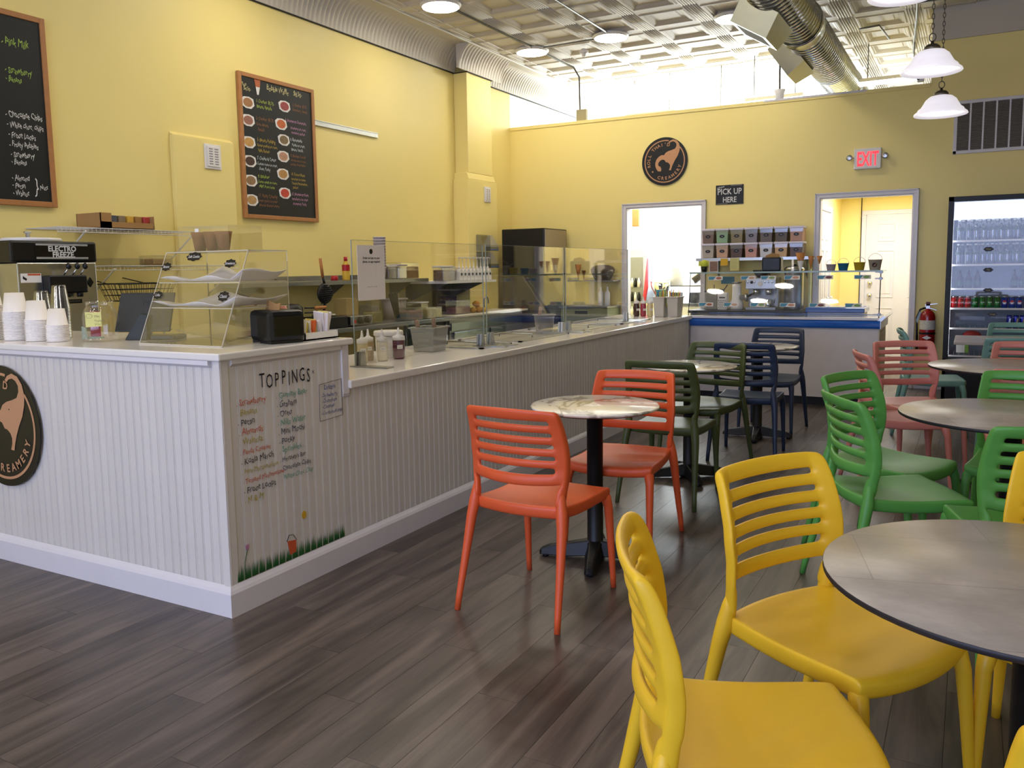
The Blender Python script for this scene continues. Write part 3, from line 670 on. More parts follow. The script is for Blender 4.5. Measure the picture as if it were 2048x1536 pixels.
for i, (s, k) in enumerate(rc): D[k].append(('. '+s, 2.605+i*.001, .848-i*.0395, .038 if len(s) < 12 else .030))
for k, h in (('o', '#c9572c'), ('y', '#b5a23a'), ('k', '#2c2b33'), ('g', '#5fa08a'), ('b', '#2a3350')): tx(h, D[k])
tx('#2c4a8a', [('Drizzle', 2.905, .845, .032), ('-Strawberry', 2.89, .812, .026), ('-Chocolate', 2.89, .786, .026), ('-Caramel', 2.89, .760, .026), ('-Condensed milk', 2.885, .732, .024)])
b = B()
for q in (((2.872, .705), (2.875, .873)), ((2.875, .873), (3.028, .883)), ((3.028, .883), (3.03, .712)), ((3.03, .712), (2.872, .705))):
    b.tube([(XE-.001+.002, q[0][0], q[0][1]), (XE-.001+.002, q[1][0], q[1][1])], .0012, 4)
obj('painted_border', b, ink('#5a4a3a'), t)
b = B(); rr = random.Random(3)
for k in range(17):
    yb = 2.345+k*.0395
    for m_ in range(9):
        y = yb+m_*.0036; h = .035+rr.random()*.04
        b.bm.faces.new([b.bm.verts.new((XE+.0003, a, z)) for a, z in ((y, .128), (y+.006, .128), (y+.004+rr.uniform(-.002, .003), .128+h))])
obj('painted_grass', b, ink('#2f6b34'), t)
b = B(); b.prism([(.014*math.cos(a), .018*math.sin(a)) for a in [2*PI*i/18 for i in range(18)]], (XE-.001, 2.744, .305), UY, UZ, UX*.0015); obj('painted_sun', b, ink('#d8a92c'), t)
b = B(); b.prism([(-.025, .03), (.028, .022), (.024, -.03), (-.012, -.035)], (XE-.001, 2.66, .185), UY, UZ, UX*.0015); obj('painted_bucket', b, ink('#cf5a33'), t)
b = B(); b.tube([(XE+.001, 2.63, .215), (XE+.001, 2.645, .24), (XE+.001, 2.67, .235), (XE+.001, 2.69, .207)], .0014, 4); obj('painted_outline', b, inkb, t)
b = B(); b.tube([(XE+.001, 2.385, .13), (XE+.001, 2.388, .2), (XE+.001, 2.405, .25)], .0016, 4); obj('painted_stem', b, ink('#4a6b3a'), t)
b = B(); b.prism([(-.008, 0), (.006, 0), (.010, .024), (.004, .016), (-.001, .026), (-.006, .016), (-.011, .024)], (XE-.001, 2.407, .248), UY, UZ, UX*.0015); obj('painted_tulip', b, ink('#b87fa0'), t)

def slab(poly, z0, z1, name, lab, m, bev=.006):
    b = B(); b.prism(poly, (0, 0, z0), UX, UY, (0, 0, z1-z0)); return tag(obj(name, b, m, bevel=bev), lab, 'worktop')
slab([(XL, 2.290), (XE+.02, 2.290), (XE+.02, 3.105), (XE-.42, 3.105), (XE-.42, 2.98), (XL, 2.98)], ZH-.03, ZH, 'worktop', 'raised white quartz ledge at the near end of the counter', quartz)
slab([(-3.36, 3.075), (XE+.02, 3.075), (XE+.02, 8.60), (-3.36, 8.60)], ZL-.04, ZL, 'worktop', 'long lower white quartz worktop running back to the blue trimmed display case', quartz)
# ---------------------------------------------------------------- chairs
plast = mat('chair_plastic', '#ffffff', .38)
def cmat(n, h): return mat('chair_plastic_'+n, h, .40, var=.02, scale=4, bump=.03)
PAL = {'yellow': '#f2c42c', 'orange': '#de5c30', 'olive': '#46512c', 'navy': '#29364f', 'green': '#599f4a', 'pink': '#cb8076', 'teal': '#6b968e'}
def lerp(tab, z):
    for i in range(len(tab)-1):
        if z <= tab[i+1][0]:
            a, b_ = tab[i], tab[i+1]; k = (z-a[0])/(b_[0]-a[0]); return a[1]+(b_[1]-a[1])*max(k, 0)
    return tab[-1][1]
YP = [(.40, -.192), (.458, -.186), (.55, -.172), (.62, -.168), (.70, -.180), (.78, -.206), (.86, -.243)]
WP = [(.40, .207), (.458, .209), (.55, .219), (.66, .226), (.75, .219), (.86, .206)]
BP = [(.50, .060), (.60, .056), (.70, .050), (.80, .036), (.86, .026)]
rows = [.452, .500, .536, .549, .598]
z = .598
for k in range(5): rows += [z+.0135, z+.0135+.0335]; z += .047
rows[-1] = rows[-2]+.044
us = [1.0, .93, .785, .735, .45, .15, -.15, -.45, -.735, -.785, -.93, -1.0]
def backrest():
    bm = bmesh.new(); nU, nR = len(us), len(rows); V = {}
    for j, z in enumerate(rows):
        for i, u_ in enumerate(us):
            wd = lerp(WP, z); u0_ = u_; u_ = u_ if abs(u_) != .93 or z > .545 else (.835 if u_ > 0 else -.835); bow = lerp(BP, z); x = u_*wd; y = lerp(YP, z)-bow*(1-abs(u_)**2.2)+.006*(abs(u0_) > .9)
            th = (.019 if abs(u0_) > .99 else .017 if abs(u0_) > .9 else .012)
            if z < .56 and abs(u0_) > .9: th += (.56-z)*.07
            zz = z+(.006*(1-u_*u_) if j == nR-1 else 0)-(.012*(1-u_*u_) if j in (3, 4) else 0)-.006*(abs(u_) > .99)*(j == nR-1)
            for s in (0, 1): V[i, j, s] = bm.verts.new((x, y+(th if s else -th), zz))
    def cell(i, j):
        if not (0 <= i < nU-1 and 0 <= j < nR-1): return False
        if i in (0, nU-2): return True
        if i in (1, nU-3) and j >= 3: return True
        if j < 3: return False
        return j == 3 or (j-3) % 2 == 1 and False or j == 3 or ((j-4) % 2 == 1)
    for i in range(nU-1):
        for j in range(nR-1):
            if not cell(i, j): continue
            for s in (0, 1):
                q = [V[i, j, s], V[i+1, j, s], V[i+1, j+1, s], V[i, j+1, s]]; bm.faces.new(q if s else q[::-1])
            for (di, dj, a, b_) in ((-1, 0, (i, j), (i, j+1)), (1, 0, (i+1, j), (i+1, j+1)), (0, -1, (i, j), (i+1, j)), (0, 1, (i, j+1), (i+1, j+1))):
                if not cell(i+di, j+dj):
                    bm.faces.new([V[a+(0,)], V[b_+(0,)], V[b_+(1,)], V[a+(1,)]])
    return bm
def seat():
    bm = bmesh.new(); xs = [-1, -.95, -.7, -.25, .25, .7, .95, 1]; ts = [0, .04, .25, .5, .75, .93, 1]; V = {}
    for j, t_ in enumerate(ts):
        for i, x_ in enumerate(xs):
            hw = .205+(.216-.205)*t_; ye = -.192-.035*(1-x_*x_); yf = .222+.036*(1-x_*x_)
            y = ye+(yf-ye)*t_; x = x_*hw
            z = .462-.018*(1-abs(x_)**2)*math.sin(PI*min(1, t_*1.02))-.014*math.sin(PI*t_)-.022*max(0, (t_-.75)/.25)**2*(1-.6*x_**4)
            V[i, j, 1] = bm.verts.new((x, y, z)); V[i, j, 0] = bm.verts.new((x*.985, y*.985, z-.050))
    for i in range(7):
        for j in range(6):
            for s in (0, 1):
                q = [V[i, j, s], V[i+1, j, s], V[i+1, j+1, s], V[i, j+1, s]]; bm.faces.new(q if s else q[::-1])
    for i in range(7):
        for j in (0, 6): bm.faces.new([V[i, j, 0], V[i+1, j, 0], V[i+1, j, 1], V[i, j, 1]])
    for j in range(6):
        for i in (0, 7): bm.faces.new([V[i, j, 0], V[i, j+1, 0], V[i, j+1, 1], V[i, j, 1]])
    return bm
def leg(kind, s):
    b = B()
    if kind == 'r': b.tube([(s*.233, -.292, 0), (s*.230, -.280, .06), (s*.219, -.235, .25), (s*.211, -.207, .38), (s*.203, -.194, .44), (s*.197, -.187, .49), (s*.199, -.183, .53)], [.0125, .0135, .0175, .0215, .024, .019, .006], 12)
    else: b.tube([(s*.213, .248, 0), (s*.212, .243, .06), (s*.207, .228, .25), (s*.204, .217, .365), (s*.198, .206, .405), (s*.185, .185, .424)], [.0120, .013, .0165, .0195, .0235, .016], 12)
    return b
chair = thing('cafe_chair', '', 'chair')
for nm, bm in (('backrest', backrest()), ('seat', seat())):
    o = obj(nm, bm, plast, chair, smooth=True, subsurf=2); bake(o)
for k in ('r', 'f'):
    for s in (-1, 1): obj('chair_leg', leg(k, s), plast, chair, smooth=True)
used = False
def put(color, x, y, deg, lab, grp):
    global used
    m = {plast: cmat(color, PAL[color])}
    dup(chair, (x, y, 0), math.radians(deg), lab, grp, m)
GA, GB, GC = 'orange slatted chairs', 'olive green slatted chairs', 'navy slatted chairs'
put('orange', -1.544, 3.053, -3.5, 'orange plastic slatted chair nearest the camera, its back turned to us', GA)
put('orange', -1.502, 3.868, 183.5, 'orange plastic slatted chair on the far side of the first marble table', GA)
put('olive', -1.556, 4.825, -.7, 'dark olive slatted chair on the near side of the second marble table', GB)
put('olive', -1.590, 5.631, 170, 'dark olive slatted chair on the far side of the second marble table', GB)
put('navy', -1.389, 6.111, 2.7, 'navy slatted chair on the near side of the farthest marble table', GC)
put('navy', -1.438, 7.145, 178.8, 'navy slatted chair standing against the white display case front', GC)
GY, GG, GP, GT = 'yellow slatted chairs', 'bright green slatted chairs', 'pink slatted chairs', 'sage teal slatted chairs'
put('yellow', -.356, 1.626, -67.5, 'yellow slatted chair nearest the camera, seen side-on with broad seat', GY)
put('yellow', -.270, 2.222, -119.5, 'yellow slatted chair left of the nearest grey table, five slots seen from behind', GY)
put('yellow', .300, 2.500, 171, 'yellow slatted chair cut by the right edge behind the nearest grey table', GY)
put('yellow', .262, 1.345, 4, 'yellow slatted chair whose corner shows at the bottom right corner', GY)
put('green', -.318, 4.306, -117, 'bright green slatted chair farther one of the pair left of the middle grey table', GG)
put('green', -.252, 3.754, -61.4, 'bright green slatted chair nearer one of the pair left of the middle grey table', GG)
put('green', .241, 4.508, 172.4, 'bright green slatted chair on the far side of the middle grey table', GG)
put('green', .204, 3.430, 18, 'bright green slatted chair on the near side of the middle grey table, at right', GG)
put('pink', -.295, 6.160, 208, 'pink slatted chair with its broad back toward the doorway, left of the third grey table', GP)
put('pink', -.360, 5.600, -72, 'pink slatted chair seen edge-on behind the green chairs', GP)
put('pink', .335, 6.300, 176, 'pink slatted chair on the far side of the third grey table', GP)
put('pink', .310, 5.120, 2, 'pink slatted chair just behind a green chair at the right edge', GP)
put('teal', -.263, 7.606, -83, 'sage teal slatted chair seen side-on before the fire extinguisher', GT)
put('teal', .345, 8.330, 178, 'sage teal slatted chair farthest back, right in front of the drinks cooler', GT)
put('teal', .300, 7.080, 1, 'sage teal slatted chair just behind a pink chair at the right edge', GT)
for c_ in list(chair.children): bpy.data.objects.remove(c_)
bpy.data.objects.remove(chair)

# ---------------------------------------------------------------- tables
def marble_mat():
    m = bpy.data.materials.new('veined_marble'); m.use_nodes = True; nt = m.node_tree; b = nt.nodes['Principled BSDF']; L = nt.links.new
    tc = nt.nodes.new('ShaderNodeNewGeometry'); n1 = nt.nodes.new('ShaderNodeTexNoise'); n1.inputs['Scale'].default_value = 2.3; n1.inputs['Detail'].default_value = 5; n1.inputs['Roughness'].default_value = .55; n1.inputs['Distortion'].default_value = .6
    L(tc.outputs['Position'], n1.inputs['Vector'])
    s = nt.nodes.new('ShaderNodeMath'); s.operation = 'SUBTRACT'; s.inputs[1].default_value = .5; a = nt.nodes.new('ShaderNodeMath'); a.operation = 'ABSOLUTE'
    L(n1.outputs['Fac'], s.inputs[0]); L(s.outputs[0], a.inputs[0])
    cr = nt.nodes.new('ShaderNodeValToRGB'); e = cr.color_ramp.elements
    e[0].position = 0; e[0].color = rgb('#a39a8c'); e[1].position = .055; e[1].color = rgb('#f1ece2')
    x = e.new(.013); x.color = rgb('#b9b0a2'); x = e.new(.022); x.color = rgb('#ece5da')
    L(a.outputs[0], cr.inputs[0]); L(cr.outputs[0], b.inputs['Base Color']); b.inputs['Roughness'].default_value = .12
    return m
def slate_mat():
    m = bpy.data.materials.new('grey_stone_laminate'); m.use_nodes = True; nt = m.node_tree; b = nt.nodes['Principled BSDF']; L = nt.links.new
    g = nt.nodes.new('ShaderNodeNewGeometry'); mp = nt.nodes.new('ShaderNodeMapping'); mp.inputs['Rotation'].default_value = (0, 0, .35); mp.inputs['Scale'].default_value = (1.0, 1.7, 1)
    n1 = nt.nodes.new('ShaderNodeTexNoise'); n1.inputs['Scale'].default_value = 3.2; n1.inputs['Detail'].default_value = 9; n1.inputs['Roughness'].default_value = .68
    L(g.outputs['Position'], mp.inputs['Vector']); L(mp.outputs[0], n1.inputs['Vector'])
    cr = nt.nodes.new('ShaderNodeValToRGB'); e = cr.color_ramp.elements
    e[0].position = .32; e[0].color = rgb('#968d84'); e[1].position = .70; e[1].color = rgb('#bdb3a8'); x = e.new(.5); x.color = rgb('#a79d93')
    L(n1.outputs['Fac'], cr.inputs[0])
    br = nt.nodes.new('ShaderNodeTexBrick'); br.inputs['Scale'].default_value = 1.7; br.inputs['Mortar Size'].default_value = .0025; br.inputs['Color1'].default_value = (1, 1, 1, 1); br.inputs['Color2'].default_value = (.86, .86, .86, 1); br.inputs['Mortar'].default_value = (.66, .66, .66, 1)
    br.inputs['Row Height'].default_value = .5; br.inputs['Brick Width'].default_value = 1.0
    mp2 = nt.nodes.new('ShaderNodeMapping'); mp2.inputs['Rotation'].default_value = (0, 0, -.25); L(g.outputs['Position'], mp2.inputs['Vector']); L(mp2.outputs[0], br.inputs['Vector'])
    mx = nt.nodes.new('ShaderNodeMix'); mx.data_type = 'RGBA'; mx.blend_type = 'MULTIPLY'; mx.inputs['Factor'].default_value = 1
    L(cr.outputs[0], mx.inputs['A']); L(br.outputs['Color'], mx.inputs['B']); L(mx.outputs['Result'], b.inputs['Base Color']); b.inputs['Roughness'].default_value = .3
    return m
MB, SL = marble_mat(), slate_mat()
edgem = mat('black_laminate_edge', '#25242a', .45)
def base(t, hz, rot, cr_=.038, reach=.27):
    b = B(); b.lathe([(.048, .075), (cr_, .09), (cr_, hz-.03), (.09, hz-.012), (.10, hz)], (0, 0, 0), 24); obj('column', b, blackm, t, smooth=True)
    for k in range(4):
        a = rot+k*PI/2; d = Vector((math.cos(a), math.sin(a), 0)); n_ = Vector((-d.y, d.x, 0)); b = B()
        sec = [(.0, .052, .050, .10), (.06, .05, .045, .088), (.14, .040, .036, .072), (reach-.05, .032, .030, .058), (reach-.012, .022, .027, .042), (reach, .010, .018, .026)]
        R_ = []
        for r, zb, wd, zt in sec:
            zb = max(.012, zb-.03)
            R_.append([b.bm.verts.new(d*r+n_*x+UZ*z) for x, z in ((-wd, zb), (wd, zb), (wd*.55, zt), (-wd*.55, zt))])
        for i in range(len(R_)-1):
            for j in range(4): b.bm.faces.new((R_[i][j], R_[i][(j+1) % 4], R_[i+1][(j+1) % 4], R_[i+1][j]))
        b.bm.faces.new(R_[0][::-1]); b.bm.faces.new(R_[-1]); f_ = obj('base_foot', b, blackm, t, bevel=.005)
        b = B(); b.lathe([(.014, 0), (.016, .006), (.012, .016)], d*(reach-.03), 12); obj('glide', b, black, f_)
def table(name, x, y, R, lab, m, rim, th, rot, grp, sq=False):
    t = thing(name, lab, 'table', (x, y, 0), 0, grp); hz = .745
    b = B()
    if sq: b.box((-R, -R, hz-th), (R, R, hz), .004)
    else: b.lathe([(.001, hz-th-.001), (R-.014, hz-th), (R-.003, hz-th*.7), (R, hz-th*.35), (R-.004, hz-.0015), (R-.010, hz), (.001, hz)] if rim else [(.001, hz-th), (R-.005, hz-th), (R, hz-th+.003), (R, hz-.001), (R-.001, hz), (.001, hz)], (0, 0, 0), 72)
    if not rim and not sq:
        b.bm.faces.ensure_lookup_table()
        for f in b.bm.faces:
            if f.calc_center_median().z < hz-.0003: f.material_index = 1
    o = obj('table_top', b, [m, edgem], t)
    if rim:
        b = B(); b.lathe([(.001, hz-th-.006), (R-.03, hz-th-.006), (R-.012, hz-th+.004)], (0, 0, 0), 48); obj('underside', b, black, t)
    base(t, hz-th-.005, rot)
GM, GR = 'round marble topped tables', 'round grey stone-look tables'
table('marble_table', -1.530, 3.59, .302, 'small round white marble table between the two orange chairs', MB, True, .017, .30, GM)
table('marble_table', -1.590, 5.30, .302, 'small round white marble table between the two olive chairs', MB, True, .017, .55, GM)
table('marble_table', -1.480, 6.80, .302, 'small round white marble table between the two navy chairs', MB, True, .017, .12, GM)
table('round_table', .141, 1.927, .407, 'large round grey stone-look table nearest the camera among the yellow chairs', SL, False, .014, .7, GR)
table('round_table', .172, 4.035, .437, 'round grey stone-look table among the green chairs', SL, False, .014, .6, GR)
table('round_table', .225, 5.915, .452, 'round grey stone-look table among the pink chairs', SL, False, .014, .4, GR)
table('square_table', .27, 7.93, .38, 'square grey table farthest back in front of the drinks cooler', SL, False, .02, .78, None, True)
# ================================================================ things on the raised ledge (top z 1.07)
Zt = 1.071
# inverted paper cups in stacks
def cup_mesh(R, h, rt_, th=.0015):
    b = B(); b.lathe([(R+.001, 0), (R+.0045, .0015), (R+.0045, .0035), (R-.001, .005), (rt_, h), (rt_-.002, h-.004), (.001, h-.004)], (0, 0, 0), 20); return b
STK = [(-4.30, 2.43, .052, 23, 'upside-down white paper cup in the far left stack cut by the left edge', .19), (-4.12, 2.445, .055, 19, 'upside-down white paper cup in the tallest stack on the ledge', 0), (-3.965, 2.455, .052, 14, 'upside-down white paper cup in the middle stack on the ledge', 0), (-3.825, 2.465, .047, 11, 'upside-down white paper cup in the lowest stack, next to the tip jar', 0)]
for sx_, sy_, R, n_, lab, _ in STK:
    h = .095 if R > .05 else .08; first = None; sp = .0076 if R > .05 else .0075
    for k in range(n_):
        if first is None:
            first = obj('paper_cup', cup_mesh(R, h, R*.76), cupw, None, (sx_, sy_, Zt), smooth=False); o = first
        else: o = first.copy(); C.objects.link(o); o.location = (sx_+random.uniform(-.001, .001), sy_, Zt+k*sp)
        tag(o, lab, 'cup', 'upside-down white paper cups on the ledge')
for cx_, cy_, n_, lab in ((-4.15, 2.60, 9, 'clear plastic cup in the stack behind the tallest paper cup stack'), (-4.00, 2.60, 11, 'clear plastic cup in the stack behind the middle paper cup stack')):
    first = None
    for k in range(n_):
        if first is None: b = B(); b.lathe([(.048, 0), (.049, .004), (.046, .008), (.032, .115), (.028, .12), (.001, .12)], (0, 0, 0), 18); o = first = obj('plastic_cup', b, clearplast, None, (cx_, cy_, Zt))
        else: o = first.copy(); C.objects.link(o); o.location = (cx_, cy_, Zt+k*.0145)
        tag(o, lab, 'cup', 'clear plastic cups on the ledge')
# tip jar
t = thing('tip_jar', 'round clear glass tip jar with a yellow note and banknotes inside', 'jar', (-3.615, 2.545, Zt))
b = B(); b.lathe([(.065, 0), (.075, .006), (.079, .03), (.079, .12), (.070, .150), (.060, .163), (.060, .175), (.063, .178), (.063, .188), (.059, .188), (.057, .165), (.066, .148), (.075, .12), (.075, .03), (.07, .010), (.001, .008)], (0, 0, 0), 32); obj('glass_jar', b, clear, t, smooth=True)
M_ = lambda a: (Vector((math.cos(a), math.sin(a), 0)), Vector((-math.sin(a), math.cos(a), 0)))
n_, u_ = M_(-.98); b = B(); b.prism([(-.036, -.034), (.036, -.030), (.036, .036), (-.036, .036)], n_*.0805+UZ*.105, u_, UZ, n_*.001); nt_ = obj('sticky_note', b, mat('pale_yellow_note', '#dcd88a', .8), t)
b = B()
for s, dy in (('TIPS', .012), ('THANK', -.008), ('YOU', -.024)): b.text(s, .014, n_*.082+UZ*(.103+dy)+u_*.004, u_, UZ, n_, 0, jit=1)
b.tube([n_*.082+UZ*(.122+.010*math.sin(a))+u_*(-.018+.014*math.cos(a)) for a in [2*PI*i/12 for i in range(12)]], .0006, 4, closed=True)
obj('note_writing', b, mat('pencil_grey', '#77764f', .8), nt_)
b = B(); b.box((-.05, -.02, .012), (-.045, .03, .14)); obj('red_slip', b, mat('faded_red', '#b5485a', .7), t)
b = B(); n2, u2_ = M_(-1.5); b.prism([(-.055, .0), (-.02, -.0), (-.024, .055), (-.055, .06)], n2*.060+UZ*.012, u2_, UZ, n2*.001); b.prism([(-.05, 0), (.05, .004), (.04, .012), (-.04, .010)], n2*.02+UZ*.012, u2_, UZ, n2*.03); obj('banknote', b, mat('banknote_green', '#8b9a88', .8, var=.3, scale=90), t)
# tablet
t = thing('tablet_register', 'black tablet register on an angled stand, its back toward us', 'tablet', (-3.49, 2.68, Zt), .1)
R_ = Matrix.Rotation(.35, 4, 'Z') @ Matrix.Rotation(-.42, 4, 'X')
b = B(); b.obox((.0, .02, .130), .135, .006, .10, R_, .004); tb = obj('tablet', b, mat('tablet_black', '#1c2023', .4), t)
b = B(); p0 = Vector((0, .02, .125))+R_ @ Vector((0, -.008, .05)); ux = R_ @ UX; uz = R_ @ UZ
for q in (((-.012, -.012), (.012, -.012)), ((.012, -.012), (.012, .012)), ((.012, .012), (-.012, .012)), ((-.012, .012), (-.012, -.012)), ((-.004, -.004), (.004, -.004)), ((.004, -.004), (.004, .004)), ((.004, .004), (-.004, .004)), ((-.004, .004), (-.004, -.004))):
    b.tube([p0+ux*q[0][0]+uz*q[0][1], p0+ux*q[1][0]+uz*q[1][1]], .0011, 4)
obj('tablet_mark', b, black, tb)
b = B(); b.prism([(-.08, 0), (.035, 0), (.03, .12), (-.01, .125)], (.02, -.045, .0), (1, .2, 0), (0, .15, 1), (0, .035, 0)); obj('stand', b, mat('stand_grey', '#2f3432', .5), t, bevel=.004)
b = B(); b.obox((.06, .05, .01), .10, .06, .010, .3, .004); obj('base_plate', b, black, t)
# pastry case
t = thing('pastry_case', 'clear acrylic pastry case with two paper-lined shelves and small black name tags', 'display case', (0, 0, 0))
x0, x1, y0, y1, zb, zt = -3.29, -2.765, 2.50, 2.91, Zt, 1.482; yt = 2.675
def sheet(name, P, n_, m=acrylic, par=None, th=.004):
    b = B(); P = [Vector(p) for p in P]; n_ = Vector(n_)*th
    a = [b.bm.verts.new(p) for p in P]; c = [b.bm.verts.new(p+n_) for p in P]; k = len(P)
    b.bm.faces.new(a[::-1]); b.bm.faces.new(c)
    for i in range(k): f = b.bm.faces.new((a[i], a[(i+1) % k], c[(i+1) % k], c[i])); f.material_index = 1
    return obj(name, b, [m, acredge], par or t)
sheet('front_pane', [(x0, y0, zb), (x1, y0, zb), (x1, yt, zt), (x0, yt, zt)], (0, 1, 0))
sheet('side_pane', [(x0, y0, zb), (x0, y1, zb), (x0, y1, zt), (x0, yt, zt)], (1, 0, 0)); sheet('side_pane', [(x1, y0, zb), (x1, y1, zb), (x1, y1, zt), (x1, yt, zt)], (-1, 0, 0))
sheet('top_pane', [(x0, yt, zt), (x1, yt, zt), (x1, y1, zt), (x0, y1, zt)], (0, 0, -1)); sheet('rear_pane', [(x0, y1, zb), (x1, y1, zb), (x1, y1, zt-.05), (x0, y1, zt-.05)], (0, -1, 0))
sheet('base_pane', [(x0, y0, zb+.0), (x1, y0, zb+.0), (x1, y1, zb+.0), (x0, y1, zb+.0)], (0, 0, 1))
for k, (zz, ya) in enumerate(((1.340, 2.622), (1.228, 2.574))):
    sh = sheet('shelf', [(x0+.004, ya, zz), (x1-.004, ya, zz), (x1-.004, y1-.006, zz), (x0+.004, y1-.006, zz)], (0, 0, 1))
    bm = bmesh.new(); G = []; rr = random.Random(5+k); nx, ny = 14, 8
    for i in range(nx+1):
        col = []
        for j in range(ny+1):
            fx, fy = i/nx, j/ny; e_ = max(abs(fx-.5), abs(fy-.5))*2
            z = zz+.008+.016*max(0, e_-.80)/.20*(1+.5*math.sin(i*.9+j*.8+k))+(.03*max(0, fx-.86)/.14 if k == 0 else .022*max(0, fx-.8)/.2)+(.05*math.exp(-((fx-.25)**2+(fy-1)**2)*30))+rr.uniform(-.0015, .0015)
            col.append(bm.verts.new((x0+.01+(x1-x0-.0)*fx*.99, ya+.004+(y1-.015-ya)*fy, max(z, zz+.006))))
        G.append(col)
    for i in range(nx):
        for j in range(ny): f = bm.faces.new((G[i][j], G[i+1][j], G[i+1][j+1], G[i][j+1])); f.smooth = True
    pp = obj('parchment', bm, paper, sh); md = pp.modifiers.new('s', 'SOLIDIFY'); md.thickness = .001
    b = B()
    for q in range(9): cx_, cy_ = x0+.08+rr.random()*.4, ya+.06+rr.random()*.2; b.box((cx_, cy_, zz+.007), (cx_+.012, cy_+.006, zz+.011))
    obj('crumb', b, mat('crumb_brown', '#6b4a33', .8), sh, kind='stuff')
b = B(); b.obox((-3.03, 2.74, 1.115), .17, .11, .004, Matrix.Rotation(.12, 4, 'Y') @ Matrix.Rotation(.1, 4, 'X')); obj('sloped_tray', b, clearplast, t)
def tagp(s, x, z, w_, h_, round_=False, side=None):
    fy = y0+(yt-y0)*(z-zb)/(zt-zb)-.002; b = B(); nn = Vector((0, -(zt-zb), (yt-y0))).normalized(); vv = Vector((0, (yt-y0), (zt-zb))).normalized()
    o_ = Vector((x, fy, z))
    b.prism([((w_+.004*math.cos(8*a))*math.cos(a), (h_+.002*math.cos(8*a))*math.sin(a)) for a in [2*PI*i/32 for i in range(32)]], o_, UX, vv, nn*.001); p_ = obj('name_tag', b, logob, t)
    b = B(); b.text(s, h_*.95, o_-vv*h_*.32+nn*.002, UX, vv, nn, 0, align='CENTER', sx=.75, shear=.2); obj('tag_writing', b, wht, p_)
tagp('Soft Cookie', -3.09, 1.458, .047, .021); tagp('Strawberry', -2.85, 1.424, .034, .019); tagp('Classic', -2.835, 1.282, .032, .023); tagp('Banana', -3.255, 1.415, .030, .020); tagp('Coffee', -3.258, 1.287, .028, .018)
t = thing('cone_bin', 'clear acrylic box of brown paper waffle cups on top of the pastry case', 'box', (-3.06, 2.79, 1.484))
b = B(); b.box((-.165, -.10, 0), (.165, .10, .002)); obj('bin_base', b, acrylic, t)
for nm, a_, c_ in (('bin_wall', (-.165, -.10, 0), (.165, -.097, .11)), ('bin_wall', (-.165, .097, 0), (.165, .10, .11)), ('bin_wall', (-.165, -.10, 0), (-.162, .10, .11)), ('bin_wall', (.162, -.10, 0), (.165, .10, .11)), ('bin_lid', (-.168, -.103, .11), (.168, .103, .113))):
    b = B(); b.box(a_, c_); obj(nm, b, acrylic, t)
b = B(); b.box((-.045, -.1035, .085), (-.02, -.1025, .10)); obj('bin_label', b, wht, t)
for x in (-.11, -.03, .045):
    b = B(); b.lathe([(.024, 0), (.034, .06), (.040, .085), (.037, .085), (.03, .06), (.02, .004)], (x-3.06, 2.77, 1.487), 16); o = quick('waffle_cup', 'brown paper waffle cup standing in the clear box on the pastry case', 'cup', b, mat('brown_paper_cup', '#8a5c38', .8, var=.2, scale=60), group='brown paper waffle cups')
for k in range(5):
    b = B(); r_ = random.Random(k); s = r_.uniform(-.01, .01)
    b.prism([(-.17, -.09), (.17+s, -.085), (.165, .09), (-.17, .085+s)], (-3.10+s, 2.79, 1.4825+k*.0003), UX, UY, UZ*.00028); quick('paper_bag', 'flat brown paper bag in the pile on top of the pastry case', 'bag', b, kraft, group='flat brown paper bags')
# napkin dispenser
t = thing('napkin_dispenser', 'black napkin dispenser with a brown napkin sticking out, at the ledge corner', 'dispenser', (-2.725, 2.785, Zt), -.33)
b = B(); b.box((-.10, -.088, .008), (.10, .088, .145), .022); b.box((-.09, -.076, 0), (.09, .076, .012)); obj('dispenser_body', b, black, t, smooth=False)
b = B(); b.box((.099, -.066, .03), (.103, .066, .122), .003); obj('face_plate', b, mat('gloss_black', '#07080a', .12), t)
b = B(); b.prism([(-.06, 0), (.07, 0), (.075, .035), (.03, .03), (-.055, .045)], (-.005, -.02, .142), (1, 0, 0), (0, .15, 1), (0, .004, 0)); obj('napkin', b, kraft, t)
# wrapped utensils in a tray
t = thing('utensil_tray', 'small white tray for wrapped utensils at the end of the raised ledge', 'tray', (-2.70, 2.985, Zt))
b = B(); b.box((-.06, -.115, 0), (.06, .115, .006)).box((.055, -.115, 0), (.06, .115, .035)).box((-.06, -.115, 0), (-.055, .115, .035)).box((-.06, .11, 0), (.06, .115, .035)); b.box((-.06, -.115, 0), (.06, -.11, .035)); obj('tray', b, wht, t)
rr = random.Random(11); uc = ['#e4d46a', '#e9e4dd', '#e0c73f', '#ebe6df', '#e2dccd', '#d9683a', '#e6d873', '#efeaf0', '#e9e3ee', '#efeaf2', '#ece6f0', '#e8dc80', '#f0ecf2', '#ebe6ee']
for k in range(14):
    y = 2.885+k*.0155; h = .075+rr.random()*.02+(.035 if k > 8 else 0); b = B(); a = rr.uniform(-.25, .25)
    b.obox((0, 0, h/2+.008), .026+rr.random()*.01, .004, h/2, Matrix.Rotation(a, 4, 'X') @ Matrix.Rotation(rr.uniform(-.15, .15), 4, 'Y'), .002)
    quick('wrapped_utensil', 'wrapped utensil packet in the small white tray, '+('yellow' if uc[k][5:] < '90' and uc[k] != '#d9683a' else 'orange' if uc[k] == '#d9683a' else 'white'), 'packet', b, mat('wrap_'+uc[k][1:], uc[k], .35, bump=.4), (-2.70+rr.uniform(-.012, .012), y, Zt), 0, 'wrapped utensil packets')

# ================================================================ things on the low worktop (z .87)
Zw = .871
